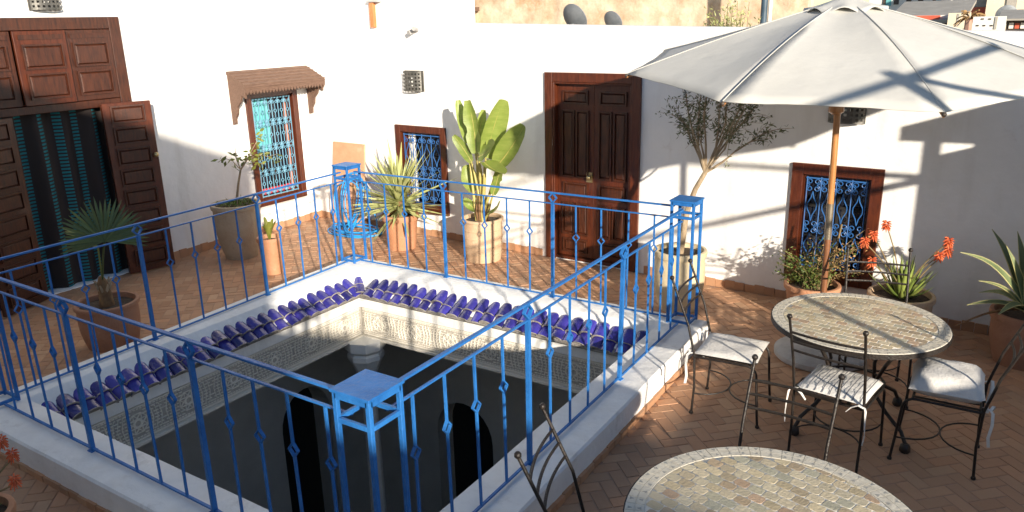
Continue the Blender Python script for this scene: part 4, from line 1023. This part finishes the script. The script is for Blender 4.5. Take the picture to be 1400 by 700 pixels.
mb.tube([(.12,.06,.72),(.22,.02,.60),(.34,-.02,.42),(.40,-.02,.2),(.38,0,.04)], .0095, 7)
mb.build('hanging_coil', 'hose', T, smooth=60)
bd = MB().box(-.30,.30,-.012,.012,0,1.12).build('leaning_board', 'board', None, bevel=.003, loc=(-1.90,5.345,FZ), rot=(R(-7),0,R(-2)))
tag(bd, 'bare terracotta coloured board leaning in the corner behind the hose', 'board')
# ================================================================== ROOFS AND TOWN BEYOND THE WALL
def boxthing(name, label, cat, x0, x1, y0, y1, z0, z1, m_, group=None):
    t = thing(name, label, cat, ((x0+x1)/2, y0, z0), 0, group); hw = (x1-x0)/2
    MB().box(-hw, hw, 0, y1-y0, 0, z1-z0).build('wall', m_, t); return t, hw
nb, hw = boxthing('neighbour_house', 'low cream neighbour house whose flat roof lies behind the terrace wall', 'house', -2.4, 9.5, 5.95, 9.9, -4.3, 1.55, 'cream')
MB().box(-hw-.05, hw+.05, -.05, .1, 5.85, 5.95).build('roof_edge', 'farwhite', nb)
ow = thing('old_wall', 'high crumbling ochre wall rising behind the terrace house', 'wall', (-.35,10,-4.3))
rows = []; rg2 = random.Random(8); NX, NZ = 60, 30
f_ = lambda i, k: (-3.6+6.85*i/NX, rg2.uniform(-.03,.03), 9.4*k/NZ)
mb = MB().grid([[f_(i, k) for i in range(NX+1)] for k in range(NZ+1)]); mb.build('face', 'oldwall', ow, smooth=60)
MB().box(-3.6,3.25,.05,.5,0,9.35).build('core', 'oldwall', ow)
hb = MB().box(-.42,.0,-.45,-.04,7.02,7.55); bx = atY(642,14,9.96)-Vector((-.35,10,-4.3))
wb = MB().box(bx.x-.2,bx.x+.22,-.40,-.04,bx.z-.02,bx.z+.05)
for k in range(5): wb.box(bx.x-.2+.1*k, bx.x-.18+.1*k, -.39, -.37, bx.z+.05, bx.z+.8)
wb.bar((bx.x-.15,-.38,bx.z+.05),(bx.x+.0,-.38,bx.z+.6), .03); wb.prism([(bx.x+.05,bx.z+.06),(bx.x+.22,bx.z+.06),(bx.x+.10,bx.z+.5),(bx.x-.02,bx.z+.5)], lambda a, b, d: (a, d, b), -.36, -.30)
wb.build('wooden_balcony', 'woodold', ow)
MB().box(bx.x-.2, bx.x+.12, -.2, -.04, bx.z-.5, bx.z-.02).build('corbel', 'cream', ow)
def sat(label, P, r, rz, base_z, tilt=50):
    t = thing('satellite_dish', label, 'satellite dish', (P.x, P.y, base_z), rz, 'satellite dishes on the roofs'); h = P.z-base_z
    MB().tube([(0,0,0),(0,0,h-.05)], .02*max(1,r/.4), 8).build('mast', 'dish', t)
    pr = [(.001,0)]+[(r*k/8, .22*r*(k/8)**2) for k in range(1, 9)]; pr2 = [(q[0], q[1]+.012) for q in reversed(pr)]
    d_ = MB().lathe(pr+pr2, 28).build('reflector', 'dish', t, smooth=40, loc=(0,0,h), rot=(R(tilt),0,0))
    MB().tube([(0,-r*.9,.2*r),(0,-r*.2,.62*r)], .008*max(1,r/.4), 6).ball((0,-r*.18,.64*r), .03*max(1,r/.4), 8).build('receiver_arm', 'dish', d_)
sat('larger grey satellite dish just behind the terrace wall', atY(783,27,7.4), .20, R(165), 1.55, 65)
sat('smaller grey satellite dish just behind the terrace wall', atY(836,31,7.9), .15, R(165), 1.55, 65)
pt = atY(1045,10,9.2)
pm = thing('antenna_pole', 'dark blue pole standing at the end of the old wall', 'pole', (pt.x, pt.y, 1.55)); MB().tube([(0,0,0),(0,0,2.4)], .045, 10).build('shaft', mat('pole_paint', (.03,.06,.09), (.06,.10,.14), 6, .5), pm, smooth=60); MB().tube([(.075,.02,0),(.075,.02,2.4)], .028, 8).build('cable_pipe', 'farwhite', pm, smooth=60)
ph_ = atY(1010,30,6.9)
T = thing('roof_shrub', 'sparse twiggy shrub growing up above the terrace wall by the parasol', 'shrub', (ph_.x, ph_.y, 1.55)); sm = MB(); gf = MB()
for k in range(46):
    u = rg.random(); tx = 995+45*rg.gauss(0,.35); ty = rg.uniform(0,44) if rg.random() < .6 else rg.uniform(22,50)
    if rg.random() < .22: tx = 955+rg.uniform(-16,14); ty = rg.uniform(32,58)
    e = atY(tx, ty, 6.9+rg.uniform(-.25,.25))-Vector((ph_.x, ph_.y, 1.55)); s0 = Vector((e.x*.75, e.y*.5, max(0, e.z-.7))); sm.tube(arc(s0, e, .03, 4), .003, 4)
    leafcloud(gf, [s0.lerp(e, rg.uniform(.55,1.05))+Vector((rg.gauss(0,.02), rg.gauss(0,.02), rg.gauss(0,.02))) for _ in range(16)], .06, .009, rg, -.5)
sm.tube([(0,0,0),(.02,0,.25),(-.1,0,.5)], .02, 6); sm.build('stem', 'fstem', T); gf.build('foliage', 'yucca', T)
# far houses over the parasol
def far(name, label, cat, x0, y0, x1, y1, Y, dep, m_, group='houses of the town beyond the wall'):
    a = atY(x0, y0, Y); b = atY(x1, y1, Y); t = thing(name, label, cat, (a.x, Y, -4.32), 0, group)
    W_ = b.x-a.x; Z1 = a.z+4.32; MB().box(0, W_, 0, dep, 0, Z1).build('wall', m_, t); k = Y+2.1
    def rect(nm, xa, ya, xb, yb, mm, proud=.06, par=None):
        p = atY(xa, ya, Y)-Vector((a.x, Y, -4.32)); q = atY(xb, yb, Y)-Vector((a.x, Y, -4.32))
        return MB().box(p.x, q.x, -proud, .03, q.z, p.z).build(nm, mm, par or t)
    return t, rect, W_, Z1
t, rc, W_, Z1 = far('town_house', 'white town house with teal shutters showing over the parasol', 'house', 1195, -60, 1301, -60, 58, 8, 'farwhite')
for x in (1209, 1224, 1241, 1257, 1277): rc('window', x, -14, x+4.5, 6, 'fardark')
for x in (1213.5, 1281.5): rc('shutter', x, -14, x+4.5, 8, 'teal', .10)
rc('roof_edge', 1195, -62, 1301, -59, 'cream', .2)
t, rc, W_, Z1 = far('tin_roofed_shed', 'shed with a sloping grey tin roof above a dark red awning', 'shed', 1222, 22, 1314, 24, 40, 5, 'farwhite')
MB().prism([(-.6,-.35),(6,.55),(6,.70),(-.6,-.2)], lambda a, b, d: (d, a, Z1+b), -.3, W_+.2).build('roof', 'fargrey', t)
rc('awning', 1250, 21.5, 1285, 28, 'farred', .5); rc('doorway', 1289, 26, 1294, 36, 'fardark')
t, rc, W_, Z1 = far('red_banded_house', 'town house with a red painted band under its grey grilled window', 'house', 1316, -40, 1358, -40, 50, 7, 'cream')
rc('painted_band', 1318, 10.5, 1358, 19, 'farred', .10); rc('window', 1333, -12, 1356, 9, 'fargrey'); rc('window', 1322, -8, 1330, 8, 'fardark')
t, rc, W_, Z1 = far('cream_house', 'plain cream town house at the end of the row', 'house', 1358.5, -60, 1470, -60, 49, 8, 'cream')
rc('downpipe', 1386, -58, 1387.2, 24, 'fargrey', .08)
t, rc, W_, Z1 = far('pierced_wall', 'low white wall pierced by small openings', 'wall', 1331, 23, 1376, 24, 33, .4, 'farwhite')
for i, (x, y) in enumerate(((1342,25),(1352,25),(1335,34),(1344,34),(1354,34))): rc('opening', x, y, x+3.2, y+1.8, 'fardark', .03)
rc('seam', 1361, 23, 1362, 40, 'fargrey', .03)
t, rc, W_, Z1 = far('slatted_shed', 'dark shed with red slats and a grey lean-to roof', 'shed', 1376.5, 28, 1460, 30, 37, 3, 'fardark')
for k in range(4): rc('slat', 1380+k*8, 31+k % 2, 1385+k*8, 39, 'farred' if k % 2 else 'farwhite', .05)
MB().prism([(-.5,.0),(3,.35),(3,.42),(-.5,.07)], lambda a, b, d: (d, a, Z1+b), -.3, W_+.2).build('roof', 'fargrey', t)
t, rc, W_, Z1 = far('cream_shed', 'small cream outbuilding between the tin shed and the palm', 'shed', 1297, 18, 1322, 19, 38, 3, 'cream')
rc('crack', 1309, 19, 1309.6, 36, 'fargrey', .02)
P = atY(1326,24,35); T = thing('town_palm', 'stubby dusty palm between the town roofs', 'tree', (P.x, P.y, -4.32)); MB().tube([(0,0,0),(.05,0,P.z+3.2),(0,0,P.z+4.3)], [.25,.2,.16], 8).build('trunk', mat('pink_bark', (.42,.22,.16), (.5,.3,.22), 3, .9), T); gf = MB()
for k in range(40):
    a = rg.uniform(0,6.28); L = rg.uniform(.3,.6); e = Vector((L*math.cos(a), L*math.sin(a), P.z+4.3+rg.uniform(-.35,.3))); gf.grid([[p+Vector((0,0,.03)), p-Vector((.0,0,.03))] for p in arc((0,0,P.z+4.25), e, .12, 5)])
gf.build('crown', 'dryleaf', T)
sat('wide satellite dish on the roof between the town houses', atY(1311,12,46), .55, R(170), atY(1311,26,46).z-4, 70)
sat('satellite dish in front of the cream town house', atY(1376,21,42), .45, R(190), atY(1376,26,42).z-4, 70)
# ================================================================== WHAT STANDS BEHIND AND BESIDE THE CAMERA
rh = thing('rear_house', 'white upper storey standing behind the terrace, opposite the carved door', 'house', (-.4,-3.55,-4.3))
MB().box(-8,8.02,-4,0,0,8.54).build('wall', 'plaster', rh)
MB().box(-8.0,7.9,-.0005,.03,8.2,8.3).build('cornice', 'plaster', rh)
sp_ = thing('side_parapet', 'plain white boundary wall on the sunny side of the terrace', 'wall', (8.2,0,FZ)); MB().box(0,.25,-3.3,3.9,0,1.38).build('wall', 'plaster', sp_); MB().box(-.03,.28,-3.33,3.93,1.38,1.43).build('coping', 'plaster', sp_)
rp = thing('rear_parapet', 'white roof wall running on beside the rear house', 'wall', (10.5,-3.55,-4.3)); MB().box(-2.86,3.5,-.3,0,0,6.62).build('wall', 'plaster', rp)
sh_ = thing('side_house', 'small flat roofed room at the end of the terrace', 'house', (7.9,4.02,FZ))
sw = MB().box(-1.35,1.4,0,1.05,0,1.97)
sw.box(-1.35,-1.29,0,.06,1.97,2.12); sw.box(-1.0,1.4,0,1.05,1.97,2.12); sw.box(-1.35,-1.0,.36,1.05,1.97,2.12); sw.build('wall', 'plaster', sh_); MB().box(-1.5,1.5,-.02,1.1,2.12,2.24).build('roof', 'plaster', sh_)
cf_ = thing('awning_frame', 'bare timber awning frame with sloping rafters beside the terrace', 'frame', (7.0,1.43,FZ))
MB().bar((0,0,0),(0,0,3.0), .05).build('post', 'woodold', cf_)
MB().bar((0,-1.2,2.92),(0,1.75,2.94), .042).build('beam', 'woodold', cf_)
MB().bar((0,.0,2.93),(0,2.62,1.80), .05).build('brace', 'woodold', cf_)
MB().bar((0,0,1.93),(0,2.62,1.93), .05).build('beam', 'woodold', cf_)
MB().bar((0,2.62,0),(0,2.62,1.96), .06).build('post', 'woodold', cf_)
chs = thing('added_shade_block', 'unseen white block added to keep sky light off the front left corner', 'house', (-1.45,-.75,FZ))
MB().box(-1.14,1.1,-2.75,0,0,3.0).build('wall', 'plaster', chs)  # out of view, added only to darken the front left corner
